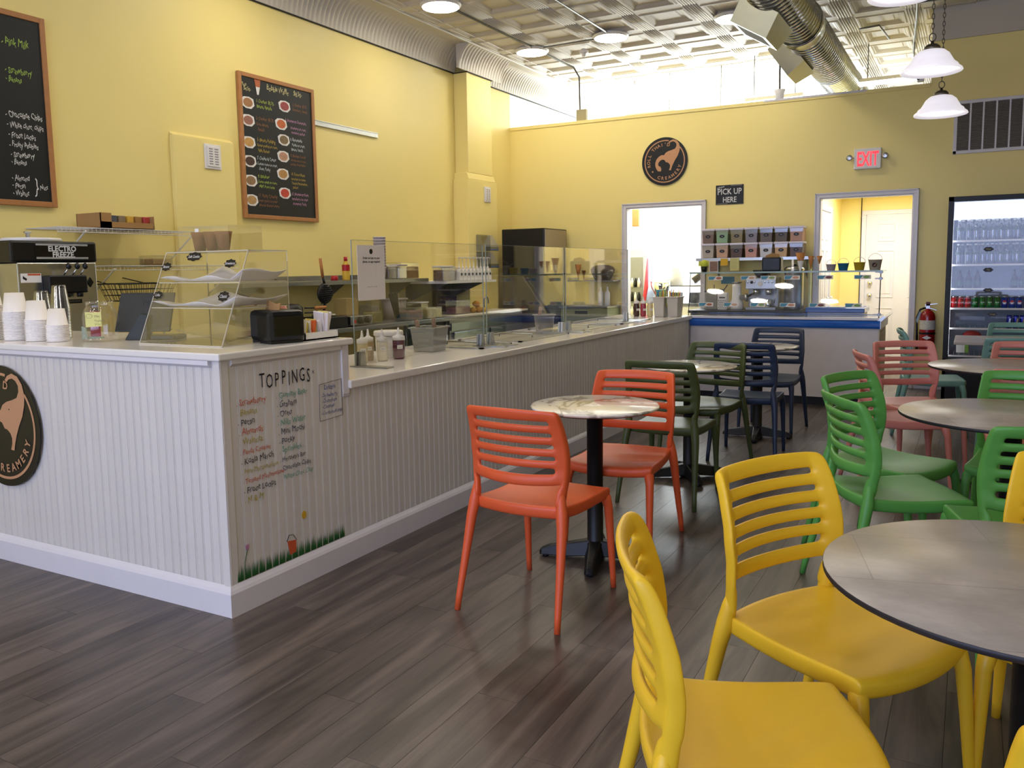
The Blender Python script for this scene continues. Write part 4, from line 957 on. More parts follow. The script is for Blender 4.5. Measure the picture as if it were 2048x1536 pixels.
# sneeze guards
gx = -2.875
for k, (ya, yb_) in enumerate(((3.50, 4.855), (4.895, 6.12), (6.16, 7.55))):
    t = thing('sneeze_guard', ('nearest clear glass sneeze guard panel on the low counter', 'middle clear glass sneeze guard panel on the low counter', 'farthest clear glass sneeze guard panel on the low counter')[k], 'glass panel', (gx, ya, Zw), 0, 'glass sneeze guard panels')
    L_ = yb_-ya; b = B(); b.box((-.003, 0, .012), (.003, L_, .675)); g = obj('glass_pane', b, clear, t)
    b = B(); b.box((-.0032, -.0008, .012), (.0032, .0012, .675)).box((-.0032, L_-.0012, .012), (.0032, L_+.0008, .675)).box((-.0032, 0, .674), (.0032, L_, .6756)); obj('polished_edge', b, mat('glass_edge', '#8f9a95', .2), t)
    for yy in (.045, L_-.045):
        b = B(); b.box((-.05, -.03, 0), (.20, .03, .006)); cl = obj('foot_plate', b, steel, t)
        for s in (-1, 1):
            b = B(); b.prism([(-.026, 0), (.026, 0), (.017, .075), (-.017, .075)], (.004 if s > 0 else -.020, yy*0, .006), UY, UZ, (.016, 0, 0)); obj('clamp_cheek', b, steel, cl)
        cl.location = (0, yy, 0)
# hanging order sign on the first panel
t = thing('order_sign', 'white paper order-and-pay sign on the nearest glass panel', 'sign', (-2.866, 3.535, 1.225))
b = B(); b.box((0, 0, 0), (.002, .235, .295)); obj('sign_sheet', b, mat('sign_paper', '#e3dbd9', .5), t)
b = B(); b.prism([(.014*math.cos(a), .014*math.sin(a)) for a in [2*PI*i/24 for i in range(24)]], (.002, .117, .262), UY, UZ, (.0006, 0, 0)); obj('sign_emblem', b, logob, t)
b = B()
for s, z, sz in (('Order and pay on your', .222, .0165), ('phone, no app required', .202, .0165)): b.text(s, sz, (.002, .1175, z), UY, UZ, UX, .0008, align='CENTER', sx=.95, bold=.02)
b.text('Scan with your camera to begin', .007, (.002, .1175, .07), UY, UZ, UX, .0008, align='CENTER'); obj('sign_lettering', b, inkb, t)
b = B(); b.box((-.001, .08, -.04), (.001, .16, 0)); obj('sign_tab', b, acrylic, t)
def squeeze(x, y, z0, col, lab, R=.030, h=.105, cap=wht):
    t = thing('squeeze_bottle', lab, 'bottle', (x, y, z0), 0, 'squeeze bottles')
    b = B(); b.lathe([(R*.9, 0), (R, .008), (R, h), (R*.93, h+.008)], (0, 0, 0), 20); obj('bottle_body', b, mat('sauce_'+col[1:], col, .25, coat=.3), t, smooth=True)
    b = B(); b.lathe([(R*1.02, h+.004), (R*1.02, h+.026), (R*.4, h+.034), (R*.3, h+.04), (R*.12, h+.075), (.0008, h+.077)], (0, 0, 0), 20); obj('nozzle_cap', b, cap, t, smooth=True)
    n_, u_ = M_(-.75); b = B(); b.prism([(-.016, 0), (.016, 0), (.016, .022), (-.016, .022)], n_*(R+.0005)+UZ*.06, u_, UZ, n_*.0008); lb = obj('bottle_label', b, paper, t)
    b = B(); b.box((0, 0, 0), (.001, .001, .001)); b.bm.clear(); b.text('sauce', .010, n_*(R+.0018)+UZ*.067, u_, UZ, n_, 0, align='CENTER'); obj('label_writing', b, inkb, lb)
squeeze(-2.985, 3.70, Zw, '#cfc19a', 'squeeze bottle of cream sauce nearest the sign, brown at its base'); squeeze(-3.03, 3.81, Zw, '#a58a63', 'squeeze bottle of brownish sauce behind the cream one'); squeeze(-2.945, 3.83, Zw, '#e2dac4', 'squeeze bottle of white sauce'); squeeze(-2.925, 3.96, Zw, '#5c1f3d', 'squeeze bottle of dark purple sauce', .036)
t = thing('white_tub', 'white plastic tub with lid behind the purple squeeze bottle', 'tub', (-3.05, 4.03, Zw))
b = B(); b.lathe([(.072, 0), (.074, .004), (.080, .13)], (0, 0, 0), 28); obj('tub_body', b, wht, t, smooth=True); b = B(); b.lathe([(.086, .128), (.088, .132), (.088, .15), (.084, .156), (.001, .152)], (0, 0, 0), 28); obj('tub_lid', b, wht, t, smooth=True)
def pan(name, x, y, sx_, sy_, h, lab, m, rz=0, rnd_=False):
    t = thing(name, lab, 'container', (x, y, Zw), rz); b = B(); bm = b.bm
    if rnd_: b.lathe([(sx_*.8, 0), (sx_, h), (sx_+.012, h), (sx_+.012, h-.006), (sx_-.004, h-.003), (sx_*.8-.004, .006), (.001, .006)], (0, 0, 0), 24); obj('pan_body', b, m, t, smooth=False)
    else:
        R = []
        for e_, z in ((.82, 0), (1, h-.01), (1.12, h-.01), (1.12, h), (.97, h), (.80, .006)):
            R.append([bm.verts.new((s1*sx_*e_, s2*sy_*e_, z)) for s1, s2 in ((-1, -1), (1, -1), (1, 1), (-1, 1))])
        for i in range(5):
            for j in range(4): bm.faces.new((R[i][j], R[i][(j+1) % 4], R[i+1][(j+1) % 4], R[i+1][j]))
        bm.faces.new(R[0]); bm.faces.new(R[-1]); obj('pan_body', b, m, t, bevel=.004)
    return t
greyp = mat('translucent_grey_plastic', '#8f8d86', .3)
pan('food_pan', -3.02, 4.42, .085, .10, .155, 'grey steam pan holding scoops beside the white tub', greyp, .1); pan('food_pan', -3.04, 6.10, .085, .1, .14, 'round grey tub holding wooden-handled scrapers behind the middle glass panel', greyp, 0, True)
for x, y, a, lab in ((-3.06, 4.40, .35, 'wooden-handled scoop in the near grey pan'), (-2.99, 4.45, .15, 'steel scoop in the near grey pan'), (-3.09, 6.05, -.5, 'wooden-handled scraper leaning out of the far grey tub'), (-3.06, 6.02, -.3, 'second wooden-handled scraper leaning out of the far grey tub')):
    t = thing('scoop', lab, 'scoop', (x, y, Zw+.02)); M = Matrix.Rotation(a, 4, 'X'); b = B(); b.tube([M @ Vector((0, 0, .0)), M @ Vector((0, 0, .10))], .006, 8); obj('scoop_shaft', b, steel, t)
    b = B(); b.tube([M @ Vector((0, 0, .09)), M @ Vector((0, 0, .12)), M @ Vector((0, 0, .19))], [.010, .014, .013], 10); obj('handle', b, mat('scoop_handle_wood', '#8a6a55', .6), t, smooth=True)
for y0_, y1_, lab in ((4.62, 5.02, 'nearest steel drop-in well in the low worktop'), (5.15, 5.95, 'second steel drop-in well in the low worktop'), (6.25, 6.95, 'third steel drop-in well in the low worktop'), (7.1, 7.85, 'farthest steel drop-in well in the low worktop')):
    t = thing('drop_in_well', lab, 'well', (0, 0, 0), 0, 'steel drop-in wells'); xa, xb = -3.27, -2.75
    b = B(); b.box((xa, y0_, Zw-.001), (xb, y0_+.025, Zw+.008)).box((xa, y1_-.025, Zw-.001), (xb, y1_, Zw+.008)).box((xa, y0_, Zw-.001), (xa+.025, y1_, Zw+.008)).box((xb-.025, y0_, Zw-.001), (xb, y1_, Zw+.008)); obj('well_rim', b, steel, t)
    b = B(); b.box((xa+.02, y0_+.02, Zw), (xb-.02, y1_-.02, Zw+.002)); obj('well_lid', b, dsteel, t)
    b = B(); b.tube([(xa+.12, (y0_+y1_)/2, Zw+.002), (xa+.12, (y0_+y1_)/2, Zw+.025), (xb-.12, (y0_+y1_)/2, Zw+.025), (xb-.12, (y0_+y1_)/2, Zw+.002)], .005, 6); obj('lid_handle', b, steel, t)
for x, y, c_, lab in ((-3.06, 8.30, '#4a2c25', 'squeeze bottle of chocolate brown sauce near the straw bins'), (-2.99, 8.31, '#a53a4d', 'squeeze bottle of red sauce near the straw bins'), (-2.92, 8.32, '#d9c795', 'squeeze bottle of cream yellow sauce near the straw bins')): squeeze(x, y, Zw, c_, lab, .029, .13)
for x, y, lab in ((-2.80, 8.33, 'left white bin filled with coloured straws and spoons'), (-2.665, 8.36, 'right white bin filled with coloured straws and spoons')):
    pan('straw_bin', x, y, .058, .10, .205, lab, mat('greyish_white_plastic', '#c3bdb5', .4))
rr = random.Random(4)
for k in range(22):
    x = -2.845+k*.0105; c_ = ['#e07b2a', '#c9c23a', '#4a5aa8', '#d8862f', '#b9c84a', '#e6e0cf', '#d8d23c'][k % 7]; h = .05+rr.random()*.035
    b = B(); b.tube([(0, 0, -.1), (rr.uniform(-.008, .008), rr.uniform(-.01, .02), h)], .004, 6); quick('straw', 'coloured straw or spoon handle standing in the white bins, '+('orange' if c_ in ('#e07b2a', '#d8862f') else 'blue' if c_ == '#4a5aa8' else 'white' if c_ == '#e6e0cf' else 'yellow green'), 'straw', b, mat('straw_'+c_[1:], c_, .4), (x, 8.33+rr.uniform(-.05, .05), Zw+.2), 0, 'coloured straws')
t = thing('paper_cup', 'kraft cup with a teal sleeve behind the straw bins', 'cup', (-2.86, 8.50, Zw)); b = B(); b.lathe([(.04, 0), (.05, .20), (.05, .22)], (0, 0, 0), 20); obj('cup_body', b, kraft, t, smooth=True); b = B(); b.lathe([(.0505, .20), (.052, .27), (.049, .27)], (0, 0, 0), 20); obj('sleeve', b, mat('teal_sleeve', '#2b8c9b', .5), t, smooth=True)
t = thing('pitcher', 'tall clear pitcher with a red lid behind the pastry case', 'pitcher', (-3.22, 3.30, Zw))
b = B(); b.lathe([(.048, 0), (.052, .01), (.06, .27)], (0, 0, 0), 24); obj('pitcher_body', b, mat('frosted_plastic', '#d8cfca', .3), t, smooth=True); b = B(); b.lathe([(.062, .26), (.063, .30), (.05, .315), (.045, .335), (.001, .337)], (0, 0, 0), 24); obj('pitcher_lid', b, redp, t, smooth=True)
b = B(); b.tube([(.0, .055, .26), (0, .105, .255), (0, .105, .13), (0, .05, .12)], .009, 8); obj('handle', b, mat('frosted_plastic', '', 0), t, smooth=True)

# ================================================================ blue trimmed display case
t = thing('dipping_case', 'white ice cream display case with blue rim and slanted clear glass', 'display case', (0, 0, 0))
cx0, cx1, cy0, cy1 = -2.60, -.76, 8.60, 9.38; bw_ = mat('case_white_panel', '#cdc6c4', .4)
b = B(); b.box((cx0, cy0, .085), (cx1, cy0+.03, .77)); obj('front_panel', b, bw_, t)
b = B(); b.box((cx0+.02, cy0+.04, 0), (cx1-.02, cy1, .085)); obj('kick_base', b, blackm, t)
b = B(); b.box((cx1-.02, cy0+.03, .06), (cx1, cy1, .79)); b.box((cx1, cy0+.1, .12), (cx1+.008, cy1-.08, .72)).box((cx1, cy0, .06), (cx1+.012, cy0+.05, .77)); obj('side_panel', b, mat('case_side_cream', '#c9bfa8', .4), t, bevel=.004)
b = B(); b.box((cx0, cy0+.03, .06), (cx0+.02, cy1, .79)).box((cx0, cy1-.02, .06), (cx1, cy1, .79)); obj('rear_panel', b, bw_, t)
b = B(); b.prism([(0, 0), (-.022, .006), (-.03, .025), (-.03, .055), (-.02, .075), (.03, .085), (.03, 0)], (cx0-.005, cy0, .762), (0, 1, 0), (0, 0, 1), (cx1-cx0+.02, 0, 0)); obj('blue_rim', b, bluep, t, bevel=.003)
b = B(); b.prism([(0, 0), (0, .085), (.05, .125), (.075, .115), (.03, .07), (.03, 0)], (cx1-.01, cy0-.0, .762), (1, 0, 0), (0, 0, 1), (0, cy1-cy0, 0)); obj('metal_cap', b, steel, t)
b = B(); b.box((cx0, cy0-.012, .845), (cx1+.0, cy0+.03, .868)); obj('sill', b, trimw, t)
b = B(); b.box((cx0+.02, cy0+.03, .855), (cx1-.02, cy0+.07, .862)).box((cx0+.02, cy1-.06, .855), (cx1-.02, cy1, .862)); obj('blue_inner_rim', b, bluep, t)
b = B(); b.box((cx0+.02, cy0+.05, .60), (cx1-.02, cy1-.03, .62)); obj('case_floor', b, dsteel, t)
b = B(); b.box((cx0+.02, cy0+.06, .84), (cx1-.02, cy1-.04, .852)); obj('well_covers', b, clearplast, t)
for s in (cx0+.004, cx1-.010):
    b = B(); b.prism([(0, 0), (.66, 0), (.50, .44), (.07, .44)], (s, cy0+.015, .866), (0, 1, 0), (0, 0, 1), (.006, 0, 0)); obj('side_glass', b, clear, t)
b = B(); vs = [(cx0, cy0+.012, .866), (cx1, cy0+.012, .866), (cx1, cy0+.083, 1.306), (cx0, cy0+.083, 1.306)]
b.bm.faces.new([b.bm.verts.new(v) for v in vs]); o = obj('front_glass', b, clear, t); md = o.modifiers.new('s', 'SOLIDIFY'); md.thickness = .006
b = B(); b.box((cx0-.01, cy0+.07, 1.306), (cx1+.015, cy0+.52, 1.316)); obj('top_glass', b, glassy('green_tinted_glass', (.8, .93, .87, 1), refl=.08, edge=.5), t)
b = B(); b.box((cx0-.01, cy0+.067, 1.303), (cx1+.015, cy0+.071, 1.319)); obj('polished_edge', b, mat('green_glass_edge', '#93aaa0', .15), t)
b = B(); b.tube([(cx0, cy0+.008, .866), (cx0, cy0+.078, 1.306)], .004, 6).tube([(cx1, cy0+.008, .866), (cx1, cy0+.078, 1.306)], .0045, 6); obj('corner_strip', b, black, t)
b = B()
for z, yy in ((.90, .02), (1.24, .07), (1.30, .08)): M = Matrix.Rotation(PI/2, 4, 'X'); b.lathe([(.016, -.02), (.016, .02)], (cx1, cy0+yy, z), 12, M); b.box((cx1-.05, cy0+yy-.006, z-.006), (cx1+.02, cy0+yy+.006, z+.006))
obj('glass_clamp', b, dsteel, t)
nL = 0
for row, zs, xs_ in ((0, 1.255, (-2.335, -2.0, -1.80, -1.57, -1.26, -.92)), (1, .985, (-2.42, -2.16, -1.89, -1.60, -1.32, -.99))):
    for x in xs_:
        yy = cy0+.012+(zs-.866)/.44*.071-.004; vv = Vector((0, .071, .44)).normalized(); nn = Vector((0, -.44, .071)).normalized()
        b = B(); b.prism([(-.075, -.02), (.075, -.02), (.075, .02), (-.075, .02)], (x, yy, zs), UX, vv, nn*.0015); st = obj('flavour_sticker', b, paper, t)
        b = B(); b.prism([(-.07, -.016), (-.02, -.016), (.005, .016), (-.07, .016)], Vector((x, yy, zs))+nn*.0015, UX, vv, nn*.0006); obj('sticker_blue', b, ink('#4d8fa8'), st)
        b = B(); b.prism([(.03*math.cos(a)+.035, .013*math.sin(a)) for a in [2*PI*i/12 for i in range(12)]], Vector((x, yy, zs))+nn*.0015, UX, vv, nn*.0006); obj('sticker_scoop', b, ink(['#b06a4a', '#c9a68a', '#8aa66a', '#d09a7a', '#7a4a4a', '#7aa05a'][nL % 6]), st); nL += 1
# on top of the case
Zc = 1.317
t = thing('napkin_dispenser', 'black napkin dispenser with brown napkins on the glass top of the display case', 'dispenser', (-1.80, 8.86, Zc)); b = B(); b.box((-.095, -.07, 0), (.095, .07, .145), .015); obj('dispenser_body', b, black, t); b = B(); b.prism([(-.07, 0), (.075, 0), (.07, .03), (.0, .045), (-.065, .02)], (0, -.02, .143), (1, 0, 0), (0, .1, 1), (0, .005, 0)); obj('napkin', b, kraft, t)
for x, R, h, c_, lab in ((-1.225, .047, .060, '#cbb7bf', 'small pale pink ice cream pail, leftmost on the case top'), (-1.112, .052, .068, '#2f7fa6', 'small blue ice cream pail on the case top'), (-.965, .053, .075, '#d9b42f', 'small yellow ice cream pail on the case top'), (-.825, .062, .098, '#c6b9a8', 'largest kraft ice cream pail with a round black emblem on the case top')):
    t = thing('ice_cream_pail', lab, 'pail', (x, 8.80, Zc), 0, 'ice cream pails on the display case')
    b = B(); b.lathe([(R*.76, 0), (R, h), (R*1.05, h), (R*1.05, h+.005), (R*.98, h+.005), (R*.74, .004), (.001, .004)], (0, 0, 0), 22); obj('pail_body', b, mat('pail_'+c_[1:], c_, .5), t)
    b = B(); b.tube([(R*math.cos(a), 0, h+R*1.0*math.sin(a)) for a in [PI*i/14 for i in range(15)]], .002, 6); obj('handle', b, mat('clear_wire', '#d6d3cf', .3), t)
    if x > -.9: b = B(); b.prism([(.026*math.cos(a), .026*math.sin(a)) for a in [2*PI*i/24 for i in range(24)]], (0, -R*.90, h*.52), UX, (0, -.15, 1), (0, -.004, 0)); e2 = obj('emblem_sticker', b, logob, t); b = B(); b.ring(.021, .0235, (0, -R*.90-.0045, h*.52), UX, Vector((0, -.15, 1)), (0, -.0006, 0), 24); b.prism([(-.010, -.012), (-.004, 0), (.004, .003), (.008, .012), (.012, .012), (.008, -.004), (.004, -.012), (.0, -.006)], (0, -R*.90-.0045, h*.52), UX, (0, -.15, 1), (0, -.0006, 0)); obj('emblem_mark', b, tan, e2)
t = thing('cone_stand', 'clear acrylic stand holding sample waffle cones on the display case', 'stand', (-1.45, 8.80, Zc)); b = B(); b.box((-.15, -.05, .118), (.17, .05, .121)); obj('stand_plate', b, acrylic, t)
for x in (-.14, .16): b = B(); b.box((x-.002, -.05, 0), (x+.002, .05, .118)); obj('stand_leg', b, acrylic, t)
for x, R, h, lab in ((-1.515, .048, .19, 'largest sample waffle cone with a printed sleeve on the display case'), (-1.415, .030, .13, 'middle sample waffle cone on the display case'), (-1.335, .028, .08, 'smallest sample cake cone on the display case')):
    t = thing('waffle_cone', lab, 'cone', (x, 8.80, 0), 0, 'sample cones on the display case'); zt_ = 1.50 if h > .15 else 1.465
    b = B(); b.lathe([(.004, zt_-h), (R, zt_), (R-.004, zt_), (.003, zt_-h+.01)], (0, 0, 0), 16); obj('cone_shell', b, cone, t, smooth=True)
    if h > .15: b = B(); b.lathe([(.0065, zt_-h), (R*.62+.002, zt_-h*.42)], (0, 0, 0), 16, cap=False); obj('paper_sleeve', b, wht, t)
t = thing('plant_pot', 'small black pot with a yellow sponge-like top on the left of the case top', 'pot', (-2.49, 8.80, Zc)); b = B(); b.lathe([(.025, 0), (.038, .06), (.034, .06), (.001, .05)], (0, 0, 0), 14); obj('pot', b, black, t)
b = B(); b.sphere((0, 0, .085), .045, 10, 7); obj('yellow_top', b, mat('yellow_sponge', '#c9cf4a', .9, bump=1), t)
t = thing('dessert_photo_card', 'small framed dessert photo card standing on the case top', 'card', (-2.39, 8.80, Zc)); b = B(); b.box((-.046, 0, 0), (.046, .004, .118)); obj('card', b, wht, t); b = B(); b.box((-.041, -.001, .006), (.041, 0, .112)); obj('photo', b, mat('photo_brown', '#8c6a55', .5, var=.8, scale=60), t)

# ================================================================ back of the shop by the partition
t = thing('wall_shelf', 'long steel wall shelf carrying the powder bins on the partition wall', 'shelf', (0, 0, 0)); b = B(); b.box((-2.89, 9.85, 1.44), (-1.59, YB, 1.473)); obj('shelf_board', b, steel, t)
for x in (-2.7, -2.1, -1.68): b = B(); b.prism([(0, 0), (-.28, 0), (0, -.22)], (x, YB, 1.44), (0, 1, 0), (0, 0, 1), (.006, 0, 0)); obj('shelf_bracket', b, dsteel, t)
c1 = ['#7d685f', '#8fae8a', '#8c8062', '#8b8590', '#6e6460', '#5f5750', '#b98f7c']; c2 = ['#b5a99c', '#caa288', '#5d4b48', '#c79488', '#cfcfd6', '#cba982', '#6b5b62']
nc1 = ['greyish brown', 'pale green', 'olive tan', 'lilac grey', 'dark taupe', 'dark brown grey', 'peach']; nc2 = ['pale beige', 'apricot', 'cocoa brown', 'salmon pink', 'white', 'sandy tan', 'plum grey']
bin0 = None
for row, (cs, nn_) in enumerate(((c2, nc2), (c1, nc1))):
    for i in range(7):
        x = -2.838+.1672*(i+.5); z = 1.474+row*.172; mm_ = mat('powder_'+cs[i][1:], cs[i], .5, var=.06)
        lab = '%s powder bin in the %s row, %s from the left' % (nn_[i], ('lower', 'upper')[row], ('first', 'second', 'third', 'fourth', 'fifth', 'sixth', 'last')[i])
        if bin0 is None:
            bin0 = t = thing('storage_bin', lab, 'bin', (x, 9.98, z), 0, 'stacked powder bins on the wall shelf')
            b = B(); b.prism([(-.063, 0), (.063, 0), (.071, .148), (-.071, .148)], (0, -.10, 0), UX, UZ, (0, .20, 0)); obj('bin_body', b, mm_, t, bevel=.006)
            b = B(); b.prism([(-.069, .105), (.069, .105), (.072, .147), (-.072, .147)], (0, -.1015, 0), UX, UZ, (0, .203, 0)); obj('clear_collar', b, clearplast, t)
            b = B(); b.box((-.080, -.112, .146), (.080, .107, .170), .004); obj('bin_lid', b, mat('bin_lid_lilac', '#dcd5e2', .3), t)
            b = B(); b.prism([((.030+.002*math.cos(8*a))*math.cos(a), .018*math.sin(a)) for a in [2*PI*k/24 for k in range(24)]], (0, -.102, .078), UX, UZ, (0, -.001, 0)); lb = obj('bin_label', b, logob, t)
            b = B(); b.text('mix', .014, (0, -.1035, .074), UX, UZ, -UY, 0, align='CENTER'); obj('label_writing', b, wht, lb); m0 = mm_
        else: dup(bin0, (x+random.uniform(-.002, .002), 9.98, z), 0, lab, None, {m0: mm_})
for x, z, w_, h_, c_, lab in ((-2.735, 1.412, .075, .062, '#d5cc7c', 'pale yellow sticky note hanging at the left of the wall shelf edge'), (-2.55, 1.425, .085, .082, '#dfb23a', 'orange yellow sticky note on the wall shelf edge'), (-2.43, 1.398, .105, .145, '#d3cd8c', 'long pale yellow handwritten note on the wall shelf edge'), (-2.82, 1.41, .07, .06, '#cfd65c', 'lime sticky note at the left end of the wall shelf edge')):
    t = thing('sticky_note', lab, 'note', (x, 9.845, z)); b = B(); b.box((-w_/2, -.002, -h_/2), (w_/2, 0, h_/2)); obj('note_sheet', b, mat('note_'+c_[1:], c_, .8), t)
    if h_ > .1:
        b = B()
        for k in range(7): b.box((-.042, -.0026, .055-k*.017), (.03+.01*math.sin(k*3), -.002, .0565-k*.017))
        obj('note_writing', b, ink('#7a7a55'), t)
# back worktop
t = thing('back_cabinet', 'dark-topped cabinet against the partition behind the display case', 'cabinet', (0, 0, 0)); b = B(); b.box((-2.88, 9.62, 0), (-1.60, YB-.03, .84)); obj('cabinet_body', b, dsteel, t); b = B(); b.box((-2.90, 9.58, .84), (-1.58, YB-.03, .872)); obj('cabinet_top', b, black, t)
Zk = .873
t = thing('espresso_machine', 'stainless espresso machine with gauge and portafilter on the back cabinet', 'espresso machine', (-2.10, 9.85, Zk))
b = B(); b.box((-.17, -.14, 0), (.17, .15, .035)).box((-.17, .02, .035), (.17, .15, .37)); obj('machine_body', b, dsteel, t, bevel=.006)
b = B(); b.prism([(-.17, .24), (.17, .24), (.17, .365), (-.17, .365)], (0, -.14, 0), UX, UZ, (0, .17, 0)); hp = obj('control_head', b, steel, t, bevel=.006)
M = Matrix.Rotation(PI/2, 4, 'X')
for x, r in ((-.14, .012), (-.10, .018), (-.065, .012), (.05, .011), (.09, .011), (.13, .011)): b = B(); b.lathe([(r, 0), (r*.9, .012), (.001, .012)], (x, -.141, .318), 14, M); obj('button', b, chrome if r < .015 else black, hp, smooth=True)
b = B(); b.lathe([(.028, 0), (.028, .008), (.024, .008), (.001, .006)], (-.005, -.141, .300), 20, M); obj('gauge', b, wht, hp)
for x in (-.065, .075):
    b = B(); b.lathe([(.03, .24), (.034, .215), (.034, .19), (.02, .17), (.001, .17)], (x, -.075, 0), 18); gh = obj('group_head', b, chrome, t, smooth=True)
    if x < 0: b = B(); b.tube([(x-.02, -.10, .19), (x-.06, -.19, .165)], [.010, .015], 10); obj('portafilter_handle', b, black, gh, smooth=True)
b = B(); b.lathe([(.035, .036), (.042, .06), (.036, .12), (.034, .12), (.03, .04), (.001, .04)], (.075, -.085, 0), 18); tag(obj('milk_jug', b, chrome, None, (-2.10, 9.85, Zk), smooth=True), 'small steel milk jug standing under the espresso machine head', 'jug')
b = B(); b.tube([(.16, -.09, .24), (.165, -.12, .16), (.15, -.13, .08)], .005, 8); obj('steam_wand', b, chrome, t)
b = B(); b.lathe([(.05, .37), (.095, .43), (.10, .45), (.09, .455), (.001, .455)], (-.03, .05, 0), 18); obj('bean_hopper', b, black, t, smooth=True)
t = thing('water_urn', 'tall stainless water urn with tap at the right end of the back cabinet', 'urn', (-1.76, 9.85, Zk)); b = B(); b.lathe([(.10, 0), (.105, .02), (.105, .44), (.11, .45), (.11, .465), (.09, .485), (.03, .50), (.001, .50)], (0, 0, 0), 28); obj('urn_body', b, steel, t, smooth=True)
b = B(); b.lathe([(.03, .50), (.028, .515), (.001, .516)], (0, 0, 0), 14); obj('lid_knob', b, black, t); b = B(); b.box((-.02, -.14, .06), (.02, -.10, .09), .004); obj('tap', b, black, t)
t = thing('meat_grinder', 'white countertop grinder with a silver spout on the back cabinet', 'appliance', (-2.40, 9.85, Zk)); b = B(); b.lathe([(.075, 0), (.08, .02), (.075, .08), (.055, .12), (.05, .25), (.052, .29), (.03, .30)], (0, 0, 0), 20); obj('grinder_body', b, wht, t, smooth=True)
M2 = Matrix.Rotation(PI/2, 4, 'Y'); b = B(); b.lathe([(.03, 0), (.032, .06), (.045, .065), (.045, .09), (.001, .09)], (.04, -.02, .14), 16, M2); obj('spout', b, steel, t, smooth=True); b = B(); b.lathe([(.03, .30), (.06, .315), (.055, .32)], (0, 0, 0), 16); obj('feed_tray', b, steel, t)
t = thing('utensil_crock', 'grey crock with utensils at the left end of the back cabinet', 'crock', (-2.68, 9.82, Zk)); b = B(); b.box((-.075, -.07, 0), (.075, .07, .20), .008); obj('crock_body', b, greyp, t); b = B(); b.box((-.08, -.05, .20), (.05, .05, .225)); b.tube([(.02, 0, .22), (.02, 0, .29)], .004, 6); obj('dark_lid', b, black, t)
t = thing('perforated_basket', 'white perforated basket with black scoops on the back cabinet', 'basket', (-2.54, 9.78, Zk)); b = B(); b.box((-.055, -.05, 0), (.055, .05, .20), .006); obj('basket_body', b, wht, t)
b = B()
for i in range(5):
    for j in range(5): b.box((-.045+i*.02+(j % 2)*.008, -.0515, .02+j*.02), (-.036+i*.02+(j % 2)*.008, -.050, .029+j*.02))
b.box((-.035, -.0515, .135), (.035, -.050, .15)); obj('perforation', b, black, t)
b = B(); b.sphere((-.03, 0, .22), .045, 10, 6, .5); b.tube([(0, 0, .22), (.05, 0, .29)], .006, 6); tag(obj('scoop', b, black, None, (-2.54, 9.78, Zk)), 'black plastic scoop lying on the white perforated basket', 'scoop')
b = B(); b.box((-2.675, YB-.006, 1.165), (-2.515, YB-.001, 1.25)); tag(obj('notice_card', b, ink('#3f7f95')), 'small blue notice card on the wall under the powder bins', 'card')
b = B(); b.box((-1.595, 9.80, .873), (-1.575, 9.86, 1.44)); tag(obj('shelf_post', b, mat('pale_post', '#b9bd86', .5)), 'pale upright post beside the water urn', 'post')
t = thing('chest_freezer', 'low white chest freezer with a blue rim seen through the display case glass', 'freezer', (-1.285, 9.82, 0)); b = B(); b.box((-.28, -.24, .05), (.28, .22, .86)); obj('freezer_body', b, wht, t); b = B(); b.box((-.30, -.26, .86), (.30, .24, .915), .01); obj('blue_rim', b, bluep, t); b = B(); b.box((-.27, -.22, .905), (.27, .20, .922)); obj('sliding_lid', b, mat('pale_blue_lid', '#7fa6d6', .12), t)
# fire extinguisher
t = thing('fire_extinguisher', 'red fire extinguisher with black hose hung on the wall beside the drinks cooler', 'fire extinguisher', (-.405, 10.09, .43)); redx = mat('extinguisher_red', '#9c1018', .25, coat=.4)
b = B(); b.lathe([(.05, 0), (.075, .01), (.078, .03), (.078, .37), (.07, .405), (.045, .435), (.025, .445), (.022, .46)], (0, 0, 0), 28); cy_ = obj('cylinder', b, redx, t, smooth=True)
b = B(); b.lathe([(.0788, .235), (.0788, .335)], (0, 0, 0), 28, cap=False); lb = obj('instruction_label', b, mat('label_white_speckle', '#d8d2c4', .5, var=.9, scale=140), cy_, smooth=True)
b = B(); b.prism([(-.045, 0), (0, -.022), (.045, 0), (0, .022)], (0, -.0795, .15), UX, UZ, (0, -.001, 0)); obj('diamond_mark', b, wht, cy_)
b = B(); b.box((-.018, -.018, .455), (.018, .018, .49)); b.prism([(-.03, 0), (.09, .02), (.09, .028), (-.03, .014)], (0, -.01, .49), UX, UZ, (0, .02, 0)); b.prism([(-.03, 0), (.085, -.035), (.085, -.028), (-.03, .01)], (0, -.01, .475), UX, UZ, (0, .02, 0)); obj('valve_handle', b, steel, t)
b = B(); b.tube([(-.02, 0, .47), (-.075, -.02, .45), (-.105, -.02, .36), (-.10, -.02, .20), (-.095, -.02, .02)], [.010, .011, .012, .012, .016], 10); obj('hose', b, black, t, smooth=True)
b = B(); b.lathe([(.080, .185), (.082, .205)], (0, 0, 0), 28, cap=False); obj('strap', b, black, t); b = B(); b.prism([(0, 0), (.02, .06), (.035, .12), (.02, .13), (-.01, .04)], (-.10, -.04, .30), UX, UZ, (0, .002, 0)); obj('paper_tag', b, mat('pale_blue_tag', '#9db8cf', .6), t)
b = B(); b.box((-.02, -.01, .49), (.02, .02, .53)); obj('wall_bracket', b, mat('dark_red', '#5d1216', .4), t)

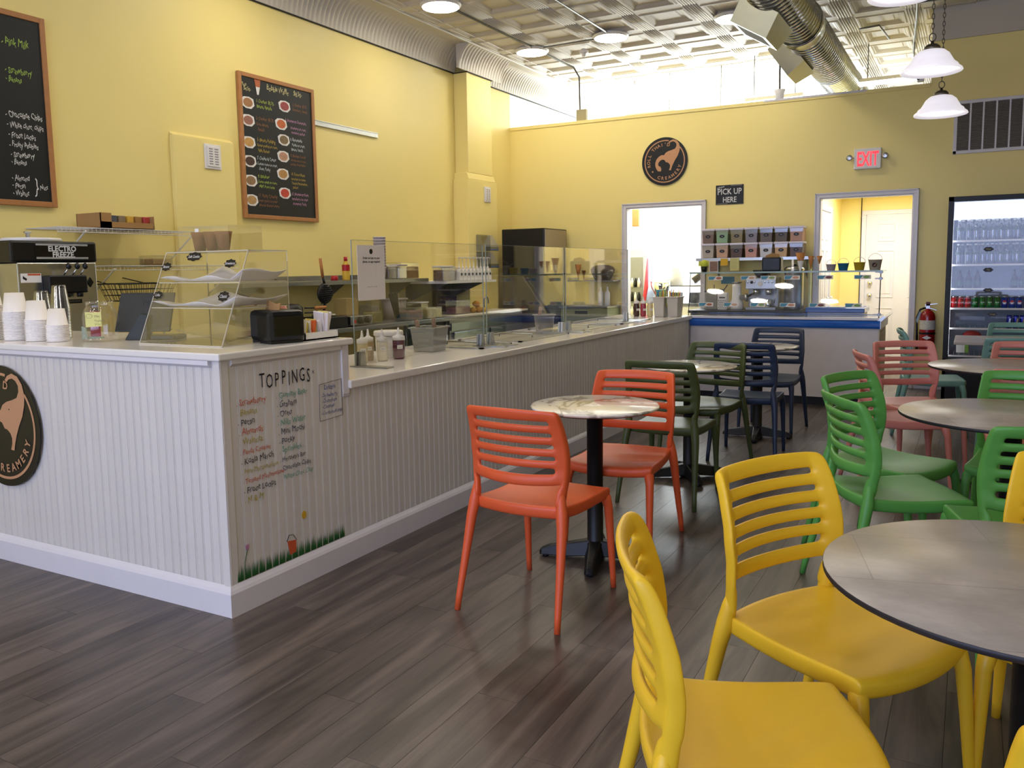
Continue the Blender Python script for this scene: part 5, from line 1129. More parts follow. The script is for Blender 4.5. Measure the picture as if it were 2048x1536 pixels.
# ================================================================ drinks cooler
kx0, kx1, ky0, ky1 = -.232, .62, 9.40, 10.15
t = thing('drinks_cooler', 'tall black glass-door drinks cooler with a lit white interior at the right edge', 'cooler', (0, 0, 0))
wi = mat('cooler_interior', '#8790a2', .4)
b = B(); b.box((kx0, ky0+.04, .0), (kx0+.03, ky1, 2.02)).box((kx1-.03, ky0+.04, 0), (kx1, ky1, 2.02)).box((kx0, ky0+.04, 1.98), (kx1, ky1, 2.02)).box((kx0, ky1-.03, 0), (kx1, ky1, 2.02)).box((kx0, ky0+.04, 0), (kx1, ky1, .38)); obj('cabinet_shell', b, blackm, t)
b = B(); b.box((kx0+.03, ky1-.045, .38), (kx1-.03, ky1-.03, 1.98)).box((kx0+.03, ky0+.05, .38), (kx0+.036, ky1-.03, 1.98)).box((kx1-.036, ky0+.05, .38), (kx1-.03, ky1-.03, 1.98)); obj('liner', b, wi, t)
b = B(); b.box((kx0, ky0, .40), (kx0+.05, ky0+.04, 2.02)).box((kx1-.05, ky0, .40), (kx1, ky0+.04, 2.02)).box((kx0, ky0, 1.972), (kx1, ky0+.04, 2.02)).box((kx0, ky0, .38), (kx1, ky0+.04, .43)); dr_ = obj('door_frame', b, blackm, t, bevel=.004)
b = B(); b.box((kx0+.05, ky0+.015, .43), (kx1-.05, ky0+.022, 1.972)); obj('door_glass', b, clear, dr_)
b = B(); b.prism([(0, 0), (.14, 0), (.14, .17), (.0, .17)], (kx0+.04, ky0+.06, 1.80), (0, 1, 0), (0, 0, 1), (kx1-kx0-.08, 0, 0)); obj('light_canopy', b, mat('canopy_glow', (.80, .87, 1, 1), .4, emit=.8, var=.01), t)
b = B(); b.box((kx0+.040, ky0+.048, .46), (kx0+.050, ky0+.060, 1.80)); obj('led_strip', b, lamp_mat('led_strip_glow', (.86, .92, 1, 1), 7), t)
for z in (1.59, 1.355, 1.12, .925, .726, .45):
    b = B(); b.box((kx0+.04, ky0+.07, z-.012), (kx1-.04, ky0+.078, z+.006))
    for i in range(17): b.box((kx0+.045+i*.0465, ky0+.075, z-.006), (kx0+.049+i*.0465, ky1-.06, z-.001))
    obj('wire_shelf', b, wht, t)
for x, z, s in ((.128, 1.503, 'Water'), (.133, 1.303, 'Tea'), (.140, 1.105, 'Soda'), (.186, .872, 'Energy')):
    b = B(); b.prism([((.042+.003*math.cos(6*a))*math.cos(a), (.021+.002*math.cos(6*a))*math.sin(a)) for a in [2*PI*i/30 for i in range(30)]], (x, ky0+.014, z), UX, UZ, (0, -.001, 0)); p_ = obj('shelf_sticker', b, logob, dr_); b = B(); b.text(s, .022, (x, ky0+.012, z-.006), UX, UZ, -UY, 0, align='CENTER', sx=.8, shear=.2); obj('sticker_writing', b, ink('#b39a5a'), p_)
wb = None
petm = glassy('pet_bottle', (.86, .92, 1, 1), refl=.10, rough=.06, tint=.78, edge=.8)
def bottle(x, y, z, lab):
    global wb
    if wb is None:
        wb = t = thing('water_bottle', lab, 'bottle', (x, y, z), 0, 'clear water bottles in the cooler')
        b = B(); b.lathe([(.028, 0), (.031, .01), (.029, .05), (.031, .09), (.030, .13), (.029, .145), (.018, .172), (.011, .185), (.011, .192)], (0, 0, 0), 16); obj('bottle_body', b, petm, t, smooth=True)
        b = B(); b.lathe([(.0135, .190), (.0135, .205), (.001, .206)], (0, 0, 0), 12); obj('bottle_cap', b, wht, t)
        b = B(); b.lathe([(.0314, .098), (.0312, .125)], (0, 0, 0), 16, cap=False); obj('bottle_label', b, mat('bottle_label_green', '#4d5e52', .5, var=.9, scale=40), t)
    else: dup(wb, (x, y, z), random.random()*6, lab)
for rz_, nm in ((1.592, 'top'), (1.357, 'second')):
    for k in range(10): bottle(-.13+k*.070+(.01 if k % 3 else 0), 9.52, rz_, 'clear water bottle in the front row on the cooler\'s %s shelf' % nm)
    for k in range(9): bottle(-.10+k*.074, 9.64, rz_, 'clear water bottle in the back row on the cooler\'s %s shelf' % nm)
bb = None
for k, x in enumerate((-.105, -.03, .045, .36, .43, .50)):
    lab = 'brown glass bottle on the cooler\'s third shelf, '+('left group of three' if k < 3 else 'right group of three')
    if bb is None:
        bb = t = thing('glass_bottle', lab, 'bottle', (x, 9.54, 1.122), 0, 'brown glass bottles in the cooler'); b = B(); b.lathe([(.028, 0), (.031, .006), (.031, .09), (.026, .115), (.014, .14), (.0125, .175), (.014, .18), (.001, .182)], (0, 0, 0), 16); obj('bottle_body', b, mat('brown_glass', '#241109', .35, spec=.25), t, smooth=True)
        b = B(); b.lathe([(.0315, .025), (.0315, .075)], (0, 0, 0), 16, cap=False); obj('bottle_label', b, mat('label_green', '#2d4a3a', .5, var=.8, scale=50), t)
    else: dup(bb, (x, 9.54, 1.122), k, lab)
cn = {}
for k, x in enumerate([-.155+.063*i for i in range(12)]):
    kind = 'red' if k < 3 else 'green' if k < 7 else 'blue'; col = {'red': '#b3121c', 'green': '#1f7a3a', 'blue': '#153fae'}[kind]
    lab = kind+' soda can on the cooler\'s fourth shelf'
    if kind not in cn:
        cn[kind] = t = thing('soda_can', lab, 'can', (x, 9.53, .927), 0, kind+' soda cans in the cooler')
        b = B(); b.lathe([(.024, 0), (.030, .008), (.030, .105)], (0, 0, 0), 18); bd_ = obj('can_body', b, mat('can_'+kind, col, .22, .5), t, smooth=True); b = B(); b.lathe([(.030, .105), (.026, .115), (.026, .118), (.023, .116), (.001, .116)], (0, 0, 0), 18); obj('can_top', b, steel, t, smooth=True)
        b = B(); wd = {'red': 'Coca-Cola', 'green': 'Sprite', 'blue': 'pepsi'}[kind]
        if kind != 'blue': b.text(wd, .019 if kind == 'red' else .022, (0, -.0312, .052), UX, UZ, -UY, 0, align='CENTER', shear=.35, sx=.62)
        else: b.prism([(.017*math.cos(a), .017*math.sin(a)) for a in [PI*i/12 for i in range(13)]], (0, -.0305, .06), UX, UZ, (0, -.001, 0))
        obj('can_mark', b, wht if kind != 'blue' else ink('#c9252f'), bd_)
        if kind == 'blue': b = B(); b.prism([(.017*math.cos(a), -.017*math.sin(a)-.002) for a in [PI*i/12 for i in range(13)]][::-1], (0, -.0305, .06), UX, UZ, (0, -.001, 0)); obj('can_mark', b, wht, bd_)
    else: dup(cn[kind], (x, 9.53, .927), 0, lab)
ec = None
for x in (.335, .39, .445, .50):
    if ec is None:
        ec = t = thing('energy_can', 'slim blue and silver energy drink can on the fifth cooler shelf', 'can', (x, 9.53, .728), 0, 'slim energy drink cans'); b = B(); b.lathe([(.021, 0), (.025, .008), (.025, .12), (.021, .13), (.001, .13)], (0, 0, 0), 16); b2 = obj('can_body', b, mat('can_deep_blue', '#18209a', .2, .6), t, smooth=True)
        b = B(); b.prism([(-.012, .02), (.004, .02), (.014, .10), (-.002, .10)], (0, -.0252, 0), UX, UZ, (0, -.001, 0)); obj('can_mark', b, steel, b2)
    else: dup(ec, (x, 9.53, .728), .3, 'slim blue and silver energy drink can on the fifth cooler shelf')
b = B(); b.sphere((.02, 9.56, .52+.13), .085, 14, 8, .6); tag(obj('red_pouch', b, mat('soft_red', '#a3282a', .5)), 'soft red bundle low inside the drinks cooler', 'bundle')
t = thing('milk_jug', 'clear jug with a white and green label on the cooler floor shelf', 'jug', (-.06, 9.54, .452)); b = B(); b.box((-.06, -.06, 0), (.06, .06, .13), .015); obj('jug_body', b, clearplast, t); b = B(); b.box((-.055, -.064, .03), (.02, -.0605, .11)); obj('jug_label', b, wht, t); b = B(); b.box((.02, -.064, .03), (.055, -.0605, .11)); obj('green_label', b, ink('#7fae4a'), t)
# ================================================================ along the left wall behind the counter
# soft serve machine
t = thing('soft_serve_machine', 'stainless soft serve machine with black head and three levers at the left edge', 'soft serve machine', (-4.75, 2.83, 0))
b = B(); b.box((-.70, .02, .08), (-.0, .51, 1.46)); obj('machine_body', b, steel, t, bevel=.006)
b = B(); b.box((-.68, .05, 0), (-.04, .48, .08)); obj('machine_base', b, blackm, t)
b = B(); b.box((-.72, -.01, 1.462), (.0, .522, 1.585), .012); hd = obj('machine_head', b, black, t)
b = B(); b.box((.0, .13, 1.478), (.002, .50, 1.570)); pl_ = obj('head_panel', b, mat('panel_black', '#08080a', .3), hd)
b = B()
for z in (1.482, 1.488, 1.560, 1.566): b.box((.002, .135, z), (.0032, .46, z+.003))
b.text('ELECTRO', .044, (.0025, .296, 1.526), UY, UZ, UX, .0006, align='CENTER', sx=.95, bold=.03); b.text('FREEZE.', .044, (.0025, .304, 1.491), UY, UZ, UX, .0006, align='CENTER', sx=.95, bold=.03)
obj('machine_lettering', b, mat('sign_white', '#d8d8d6', .6), pl_)
b = B(); b.box((0, .16, 1.28), (.07, .40, 1.385), .008); b.prism([(0, 0), (.02, .03), (.04, 0), (.02, -.03)], (.04, .41, 1.34), (0, 1, 0), (0, 0, 1), (.012, 0, 0)); sp_ = obj('draw_head', b, black, t)
for y in (.265, .320, .370): b = B(); b.tube([(.04, y, 1.38), (.075, y+.01, 1.425)], .004, 8); l_ = obj('lever', b, chrome, sp_); b = B(); b.sphere((.08, y+.012, 1.438), .016, 10, 8, 1.2); obj('lever_knob', b, black, l_, smooth=True)
for y in (.20, .28, .36): b = B(); b.lathe([(.018, 1.255), (.02, 1.285)], (.045, y, 0), 10); obj('nozzle', b, black, sp_)
b = B(); b.box((0, .035, 1.345), (.002, .155, 1.398)); wl_ = obj('warning_label', b, wht, t); b = B(); b.box((.002, .075, 1.386), (.0028, .15, 1.396)); obj('orange_bar', b, ink('#c4552f'), wl_); b = B(); b.prism([(.010, .0), (.03, -.012), (.035, .0), (.022, .008), (.012, .016)], (.002, .035, 1.368), UY, UZ, (.0008, 0, 0)); obj('hand_symbol', b, inkb, wl_)
b = B(); b.box((0, .25, 1.215), (.002, .40, 1.24)); l2 = obj('black_label', b, black, t); b = B(); b.text('CLEAN DAILY BEFORE SERVING', .009, (.002, .325, 1.226), UY, UZ, UX, .0006, align='CENTER'); obj('label_lettering', b, ink('#8f8a80'), l2)
b = B(); b.box((-.0, .06, 1.02), (.14, .47, 1.035)).box((.0, .06, 1.035), (.14, .065, 1.055)); obj('drip_tray', b, steel, t)
b = B(); b.box((-.45, -.005, 1.12), (-.22, -.001, 1.42)); obj('data_sheet', b, ink('#c9c2ad'), t)
b = B(); b.lathe([(.16, 1.586), (.17, 1.60), (.16, 1.612), (.001, 1.615)], (-.3, .30, 0), 24); obj('hopper_lid', b, wht, t, smooth=True); b = B(); b.lathe([(.012, 1.612), (.012, 1.64), (.022, 1.645), (.022, 1.652), (.001, 1.652)], (-.3, .28, 0), 12); obj('lid_knob', b, steel, t)
# wire shelves
wirem = mat('white_wire', '#d9d5cb', .4)
def wire_shelf(z, y0, y1, lab, d=.34):
    t = thing('wire_shelf', lab, 'shelf', (XL, 0, z)); L_ = int((y1-y0)/.03)
    b = B()
    for k in range(L_+1): y = y0+k*(y1-y0)/L_; b.tube([(.0, y, 0), (d, y, 0), (d, y, -.03)], .0018, 4)
    obj('shelf_wire', b, wirem, t, kind='stuff')
    b = B()
    for x, zz in ((.005, 0), (d*.5, -.003), (d, 0), (d, -.03)): b.tube([(x, y0, zz), (x, y1, zz)], .003, 6)
    obj('shelf_rail', b, wirem, t)
    for y in (y0+.2, y1-.05): b = B(); b.box((.0, y-.006, -.26), (.004, y+.006, -.2)); b.tube([(.004, y, -.25), (d, y, -.02)], .006, 6); obj('shelf_brace', b, wirem, t)
wire_shelf(1.70, 3.42, 4.56, 'upper white wire shelf on the yellow wall carrying a cardboard box'); wire_shelf(1.445, 3.62, 4.95, 'lower white wire shelf behind the pastry case')
t = thing('cardboard_box', 'open cardboard tray of packets on the upper wire shelf', 'box', (-5.36, 3.95, 1.703)); b = B(); b.box((-.13, -.215, 0), (.13, .215, .006)).box((.125, -.215, 0), (.13, .215, .045)).box((-.13, -.215, 0), (-.125, .215, .105)).box((-.13, -.215, 0), (.13, -.21, .105)).box((-.13, .21, 0), (.13, .215, .095)); b.box((.124, -.215, 0), (.13, -.13, .105)); obj('box_body', b, kraft, t)
for k, c_ in enumerate(('#5b5f6e', '#8d7a5e', '#d5a83c', '#a5793f', '#b5453f')):
    b = B(); b.box((0, 0, 0), (.07, .055, .085), .004); quick('snack_packet', ('blue grey', 'tan', 'yellow', 'brown', 'red')[k]+' packet standing in the cardboard tray on the wire shelf', 'packet', b, ink(c_), (-5.33, 3.83+k*.066, 1.71), .05*k, 'packets in the cardboard tray')
t = thing('clear_tub', 'clear tub of cookies on the lower wire shelf', 'tub', (-5.38, 4.28, 1.448)); b = B(); b.box((-.08, -.09, 0), (.08, .09, .075), .01); obj('tub_body', b, clearplast, t); b = B(); b.box((-.075, -.085, .004), (.075, .085, .05), .01); obj('cookie_heap', b, mat('cookie_heap', '#b08e5c', .8, var=.5, scale=60, bump=1), t, kind='stuff')
b = B(); b.box((-5.5, 3.85, 1.448), (-5.3, 4.12, 1.50), .012); tag(obj('plastic_bag', b, clearplast), 'folded clear plastic bag on the lower wire shelf', 'bag')
# black wire basket
t = thing('wire_basket', 'black wire basket on the wall behind the tablet register', 'basket', (-5.2, 3.97, 1.20)); b = B()
for z, e_ in ((.0, .80), (.04, .87), (.08, .93), (.12, 1.0)):
    b.tube([(s1*.12*e_, s2*.225*e_, z) for s1, s2 in ((-1, -1), (1, -1), (1, 1), (-1, 1))], .003 if z < .12 else .005, 6, closed=True)
for k in range(12):
    y = -.225+k*.041
    for s in (-1, 1): b.tube([(s*.12, y, .12), (s*.096, y*.8, 0)], .0018, 4)
    b.tube([(-.096, y*.8, 0), (.096, y*.8, 0)], .0018, 4)
for k in range(6):
    x = -.10+k*.04
    for s in (-1, 1): b.tube([(x, s*.225, .12), (x*.8, s*.18, 0)], .0018, 4)
obj('basket_wire', b, blackm, t); b = B(); b.tube([(-.12, -.15, .12), (-.36, -.15, .16)], .004, 6).tube([(-.12, .15, .12), (-.36, .15, .16)], .004, 6); obj('wall_hook', b, blackm, t)
# steel work table
t = thing('work_table', 'long stainless work table along the yellow wall', 'table', (0, 0, 0)); b = B(); b.box((-5.53, 3.42, .84), (-4.90, 7.62, .88), .004); obj('table_top', b, dsteel, t); b = B(); b.box((-5.5, 3.5, .25), (-4.95, 7.55, .27)); obj('under_shelf', b, dsteel, t)
for y in (3.48, 4.9, 6.2, 7.55):
    for x in (-5.48, -4.95): b = B(); b.lathe([(.02, 0), (.02, .84)], (x, y, 0), 12); obj('table_leg', b, steel, t)
t = thing('faucet', 'chrome tap with lever behind the pastry case', 'faucet', (-4.95, 3.86, .881)); b = B(); b.tube([(0, 0, 0), (0, 0, .16), (.03, .03, .22), (.08, .06, .22), (.11, .08, .17)], .012, 10); obj('spout', b, chrome, t, smooth=True); b = B(); b.tube([(0, -.12, .06), (0, .12, .06)], .014, 10); b.lathe([(.03, 0), (.02, .05)], (0, -.1, 0), 12).lathe([(.03, 0), (.02, .05)], (0, .1, 0), 12); obj('tap_body', b, chrome, t, smooth=True)
for y in (-.11, .11): b = B(); b.tube([(0, y, .06), (0, y, .11), (.05, y+.02, .12)], .007, 8); obj('tap_lever', b, chrome, t, smooth=True)
# steel wall shelf
t = thing('wall_shelf', 'steel wall shelf over the waffle irons holding tubs and bottles', 'shelf', (0, 0, 0)); b = B(); b.box((XL, 4.95, 1.262), (-5.2, 7.62, 1.297)); b.box((XL, 4.95, 1.297), (XL+.01, 7.62, 1.345)); obj('shelf_board', b, dsteel, t)
for y in (5.2, 6.3, 7.4): b = B(); b.prism([(0, 0), (.3, 0), (0, -.2)], (XL, y, 1.262), (1, 0, 0), (0, 0, 1), (0, .006, 0)); obj('shelf_bracket', b, dsteel, t)
Zs = 1.298
t = thing('syrup_bottle', 'yellow bottle with a red cap and label at the left of the steel wall shelf', 'bottle', (-5.33, 6.40, Zs)); b = B(); b.lathe([(.035, 0), (.037, .01), (.037, .13), (.02, .17), (.014, .19)], (0, 0, 0), 16); obj('bottle_body', b, ink('#d8b13c'), t, smooth=True); b = B(); b.lathe([(.018, .185), (.018, .225), (.001, .226)], (0, 0, 0), 12); obj('bottle_cap', b, redp, t); b = B(); b.lathe([(.0378, .09), (.0378, .15)], (0, 0, 0), 16, cap=False); obj('bottle_label', b, redp, t)
b = B(); b.lathe([(.035, 0), (.033, .045), (.001, .046)], (-5.33, 6.23, Zs), 16); tag(obj('red_cup', b, redp), 'small red plastic cup upside down on the steel wall shelf', 'cup')
for k in range(12):
    b = B(); b.lathe([(.050, 0), (.064, .10), (.066, .10), (.066, .094)], (-5.30, 6.90, Zs+.02+k*.028), 16); quick('patterned_cup', 'white paper tub with small purple print in the tall stack behind the order sign', 'cup', b, mat('printed_cup', '#dcd3dc', .6, var=.25, scale=70), group='tall stack of printed paper tubs')
def foodbox(x, y, z, sx_, sy_, h, m, lab, lid=wht, fill=.8, gl=True):
    t = thing('food_container', lab, 'container', (x, y, z)); b = B(); b.box((-sx_, -sy_, 0), (sx_, sy_, h), .008); obj('container_shell', b, clearplast if gl else m, t)
    if gl: b = B(); b.box((-sx_+.006, -sy_+.006, .004), (sx_-.006, sy_-.006, h*fill), .006); obj('contents', b, m, t)
    if lid: b = B(); b.box((-sx_-.006, -sy_-.006, h), (sx_+.006, sy_+.006, h+.014), .004); obj('container_lid', b, lid, t)
    return t
nutm = mat('nut_mix', '#8a6a48', .8, var=.7, scale=50, bump=1.5); mal = mat('marshmallow', '#e2dccb', .8, var=.25, scale=35, bump=1.5); pur = mat('purple_pieces', '#3f2a38', .7, var=.6, scale=60, bump=1); cer = mat('cereal', '#9a6a44', .8, var=.6, scale=45, bump=1.5); mix = mat('snack_mix', '#7c6845', .8, var=.8, scale=40, bump=1.5); chp = mat('green_yellow_chips', '#a3975a', .8, var=.6, scale=45, bump=1.5); pnk = mat('pinkish_cubes', '#9c6f63', .8, var=.6, scale=35, bump=1.5)
foodbox(-5.30, 7.03, Zs, .06, .07, .125, pur, 'clear container of dark purple pieces on the steel wall shelf'); foodbox(-5.28, 7.18, Zs, .06, .072, .135, mal, 'clear container of white marshmallows on the steel wall shelf', mat('lilac_lid', '#a59bb0', .4)); foodbox(-5.40, 7.42, Zs, .10, .17, .17, cer, 'large clear tub of orange brown cereal on the steel wall shelf', None, .75)
t = thing('pump_shelf', 'white wall shelf under the row of syrup jugs', 'shelf', (0, 0, 0)); b = B(); b.box((XL, 7.64, 1.235), (-4.98, 8.72, 1.262)); obj('shelf_board', b, wht, t)
for y in (7.8, 8.6): b = B(); b.prism([(0, 0), (.5, 0), (0, -.2)], (XL, y, 1.235), (1, 0, 0), (0, 0, 1), (0, .006, 0)); obj('shelf_bracket', b, dsteel, t)
foodbox(-5.07, 7.63+.08, 1.263, .07, .10, .15, nutm, 'clear container of chopped nuts at the near end of the white shelf'); foodbox(-5.12, 7.90, 1.263, .06, .07, .14, mix, 'clear container of brown snack mix beside the chopped nuts')
pj = None
for k in range(9):
    y = 8.02+k*.080; lab = 'white syrup pump jug, %s from the left in the row of nine' % ('first', 'second', 'third', 'fourth', 'fifth', 'sixth', 'seventh', 'eighth', 'last')[k]
    if pj is None:
        pj = t = thing('syrup_jug', lab, 'jug', (-5.06, y, 1.263), 0, 'white syrup jugs with pumps'); b = B(); b.prism([(-.034, 0), (.034, 0), (.034, .10), (.014, .13), (-.014, .13), (-.034, .10)], (-.035, 0, 0), UY, UZ, (.07, 0, 0)); obj('jug_body', b, wht, t, bevel=.006)
        b = B(); b.lathe([(.014, .13), (.014, .15), (.005, .155), (.004, .25), (.009, .25), (.009, .262)], (0, 0, 0), 10); b.tube([(0, 0, .256), (.0, .05, .256), (.0, .055, .245)], .0045, 6); obj('pump', b, wht, t)
        b = B(); b.prism([(.018*math.cos(a), .016*math.sin(a)) for a in [2*PI*i/16 for i in range(16)]], (.0355, 0, .07), UY, UZ, (.001, 0, 0)); obj('jug_tag', b, logob, t)
    else: dup(pj, (-5.06, y, 1.263), 0, lab)
t = thing('acrylic_rack', 'clear two-tier acrylic pocket rack on the pilaster', 'rack', (-5.356, 8.90, 1.40))
for z in (0, .21):
    b = B()
    b.box((0, 0, z), (.004, .34, z+.20)).box((0, 0, z), (.12, .34, z+.004)); b.prism([(0, 0), (.12, 0), (.12, .05), (.03, .20), (0, .20)], (0, 0, z), (1, 0, 0), (0, 0, 1), (0, .004, 0)).prism([(0, 0), (.12, 0), (.12, .05), (.03, .20), (0, .20)], (0, .336, z), (1, 0, 0), (0, 0, 1), (0, .004, 0)).box((.118, 0, z), (.122, .34, z+.05)); p_ = obj('rack_pocket', b, clearplast, t)
    b = B(); b.box((.123, .14, z+.008), (.124, .33, z+.022)); obj('rack_label', b, ink('#4a6ba0'), p_)
# refrigerated prep table, cutting board, fruit
t = thing('prep_fridge', 'low stainless refrigerated prep table with two doors at the end of the work table', 'fridge', (0, 0, 0)); b = B(); b.box((-5.52, 7.68, .10), (-4.98, 9.36, .86)); obj('fridge_body', b, dsteel, t); b = B()
for y in (7.75, 9.28):
    for x in (-5.45, -5.02): b.lathe([(.02, 0), (.02, .1)], (x, y, 0), 8)
obj('fridge_foot', b, blackm, t)
for y0_, y1_ in ((7.74, 8.50), (8.54, 9.32)): b = B(); b.box((-4.98, y0_, .16), (-4.955, y1_, .70), .004); d_ = obj('fridge_door', b, mat('blue_steel', '#8b98a5', .25, .9), t); b = B(); b.tube([(-4.955, y1_-.07, .42), (-4.93, y1_-.07, .42), (-4.93, y1_-.07, .62), (-4.955, y1_-.07, .62)], .007, 6); obj('door_handle', b, chrome, d_)
b = B(); b.box((-4.985, 7.70, .72), (-4.965, 9.34, .80)); obj('top_rail', b, mat('blue_steel', '', 0), t)
b = B(); b.box((-5.50, 7.69, .862), (-4.90, 9.38, .884), .005); tag(obj('cutting_board', b, mat('cream_board', '#d3cdb8', .5)), 'long cream cutting board covering the prep fridge top', 'cutting board')
Zb = .885
t = foodbox(-5.12, 8.08, Zb, .07, .16, .155, pnk, 'clear container of cut fruit with a black tag on the cutting board', None, .5)
for k, (y, r, c_, kd) in enumerate(((8.34, .040, '#c59a35', 'yellow mango'), (8.41, .045, '#b8862f', 'brownish yellow mango'), (8.48, .036, '#7a8f3c', 'green mango'), (8.52, .034, '#cfa83d', 'pale yellow mango'), (8.62, .026, '#d8b568', 'small pale lemon'))):
    b = B(); b.sphere((0, 0, r*.8), r, 14, 10, .8); quick('fruit', kd+' on the cream cutting board', 'fruit', b, mat('fruit_'+c_[1:], c_, .5, var=.15), (-5.08+.03*(k % 2), y, Zb), 0, 'fruit on the cutting board', smooth=True)
b = B(); b.sphere((0, 0, .055+.045), .045, 14, 10, .8); quick('fruit', 'orange yellow mango resting on top of the others', 'fruit', b, mat('fruit_top', '#c98f2c', .5), (-5.07, 8.40, Zb), 0, 'fruit on the cutting board', smooth=True)
t = thing('bar_faucet', 'dark curved tap at the far end of the cutting board', 'faucet', (-5.2, 8.80, Zb)); b = B(); b.tube([(0, 0, 0), (0, 0, .12)]+[(0, .05-.05*math.cos(a), .12+.045*math.sin(a)) for a in [PI*i/8 for i in range(9)]]+[(0, .10, .08)], .008, 8); obj('spout', b, dsteel, t, smooth=True)
b = B(); b.box((XL+.001, 7.70, .89), (XL+.02, 8.73, 1.232)); tag(obj('splash_panel', b, mat('dark_bronze_panel', '#4a4236', .25, .6, var=.3, scale=3)), 'dark reflective splash panel behind the cutting board', 'panel')
# on the work table
Zq = .881
foodbox(-5.10, 6.50, Zq, .07, .075, .12, chp, 'white square tub with a greenish window on the work table', None, .85, True); foodbox(-5.02, 6.98, Zq, .08, .15, .13, pnk, 'clear container of pinkish brown pieces on the work table', None, .7); foodbox(-5.02, 7.34, Zq, .08, .14, .12, chp, 'clear container of green yellow chips on the work table', None, .8)
t = thing('lidded_bucket', 'cloudy plastic bucket with lid behind the containers on the work table', 'bucket', (-5.33, 7.15, Zq)); b = B(); b.lathe([(.11, 0), (.135, .20)], (0, 0, 0), 24); obj('bucket_body', b, mat('cloudy_plastic', '#b3a49c', .35), t, smooth=True); b = B(); b.lathe([(.15, .198), (.15, .215), (.001, .22)], (0, 0, 0), 24); obj('bucket_lid', b, mat('cloudy_plastic', '', 0), t)
foodbox(-5.28, 7.50, Zq, .10, .07, .15, mat('dark_jam', '#3a1c1c', .5), 'dark filled jar box with a white label near the chips'); foodbox(-5.36, 6.78, Zq, .08, .07, .20, mat('pale_fill', '#a8a094', .6), 'tall cloudy container behind the tub on the work table', None)
for k, x_ in enumerate((7.48, 7.53, 7.58)): b = B(); b.lathe([(.03, 0), (.032, .09), (.02, .10)], (0, 0, 0), 12); quick('small_jar', 'small pale jar behind the chips container', 'jar', b, mat('pale_jar', '#b9c4b0', .4), (-5.12, x_-.0, Zq), 0, 'small pale jars')
t = thing('waffle_iron', 'black waffle iron standing open with its round plate and wooden handle up', 'waffle iron', (-5.05, 5.74, Zq))
b = B(); b.box((-.15, -.16, 0), (.14, .16, .105), .008); obj('iron_base', b, blackm, t)
b = B(); b.lathe([(.10, .105), (.105, .115), (.105, .128), (.001, .13)], (0, 0, 0), 26); obj('lower_plate', b, mat('waffle_silver', '#a9a49a', .3, .8, var=.5, scale=60), t)
M = Matrix.Rotation(PI/2, 4, 'Y'); cp = (.02, 0, .31); b = B(); b.lathe([(.001, -.012), (.088, -.010), (.094, 0), (.088, .014), (.001, .016)], cp, 28, M); up_ = obj('upper_plate', b, blackm, t, smooth=True)
b = B()
for i in range(-4, 5):
    for j in range(-4, 5):
        if i*i+j*j < 18: b.sphere((.038, i*.018+(j % 2)*.009, .31+j*.018), .0068, 6, 4)
obj('plate_stud', b, blackm, up_, kind='stuff')
b = B(); b.tube([(.02, -.0, .40), (.01, -.006, .46)], [.012, .010], 8); b.tube([(.0, 0, .13), (.015, 0, .22)], .012, 8); hn = obj('handle_shaft', b, blackm, t); b = B(); b.tube([(.01, -.006, .45), (0, -.018, .62)], [.013, .014], 10); obj('wooden_handle', b, mat('handle_wood', '#b5763d', .5, var=.2), hn, smooth=True)
wh_ = []
for k, z in enumerate((.155, .195)): b = B(); b.tube([(0, 0, 0), (0, .13, .0)], .014, 10); wh_.append((b, z))
t = thing('waffle_iron', 'closed black waffle iron left of the standing one', 'waffle iron', (-5.08, 5.35, Zq)); b = B(); b.box((-.15, -.15, 0), (.13, .13, .10), .008); obj('iron_base', b, steel, t); b = B(); b.lathe([(.10, .10), (.11, .13), (.11, .20), (.08, .23), (.001, .235)], (0, 0, 0), 24); obj('upper_plate', b, blackm, t, smooth=True); b = B(); b.tube([(.08, .09, .155), (.13, .16, .155)], .006, 6).tube([(.08, .09, .195), (.13, .16, .195)], .006, 6); obj('handle_bracket', b, blackm, t)
for b_, z in wh_: obj('wooden_handle', b_, mat('handle_wood', '', 0), t, (.15, .15, z), smooth=True)
t = thing('control_box', 'steel control box with two black knobs beside the waffle iron', 'control box', (-5.05, 6.11, Zq)); b = B(); b.box((-.15, -.16, .015), (.13, .16, .095), .004); obj('box_body', b, steel, t)
for y in (-.02, .08): b = B(); b.lathe([(.034, 0), (.032, .02), (.001, .022)], (.13, y, .055), 18, Matrix.Rotation(PI/2, 4, 'Y')); obj('control_knob', b, black, t, smooth=True)
b = B(); b.box((.13, -.12, .03), (.136, -.09, .06)); obj('red_switch', b, redp, t)
b = B(); b.box((-.20, -.03, .097), (-.05, .14, .25)); b.mi = 0; tag(obj('kraft_carton', b, mat('tan_carton', '#a08a55', .8), None, (-5.05, 6.14, Zq)), 'tan carton on the control box under the wall shelf', 'box')
for k, (y, a) in enumerate(((6.72, .25), (6.69, .4), (6.75, .1))): b = B(); M = Matrix.Rotation(a, 4, 'X'); b.obox((0, 0, .16), .006, .02, .13, M); quick('serving_tong', 'dark utensil leaning behind the white tub on the work table', 'utensil', b, black, (-4.99, y, Zq), 0, 'dark utensils behind the tub')
b = B(); b.prism([(0, 0), (.12, -.02), (.10, .04), (.02, .30), (-.02, .30), (-.01, .02)], (-4.95, 6.75, Zq), UY, UZ, (.05, 0, 0)); tag(obj('clear_bag', b, clearplast), 'tall twisted clear bag leaning over the work table', 'bag')
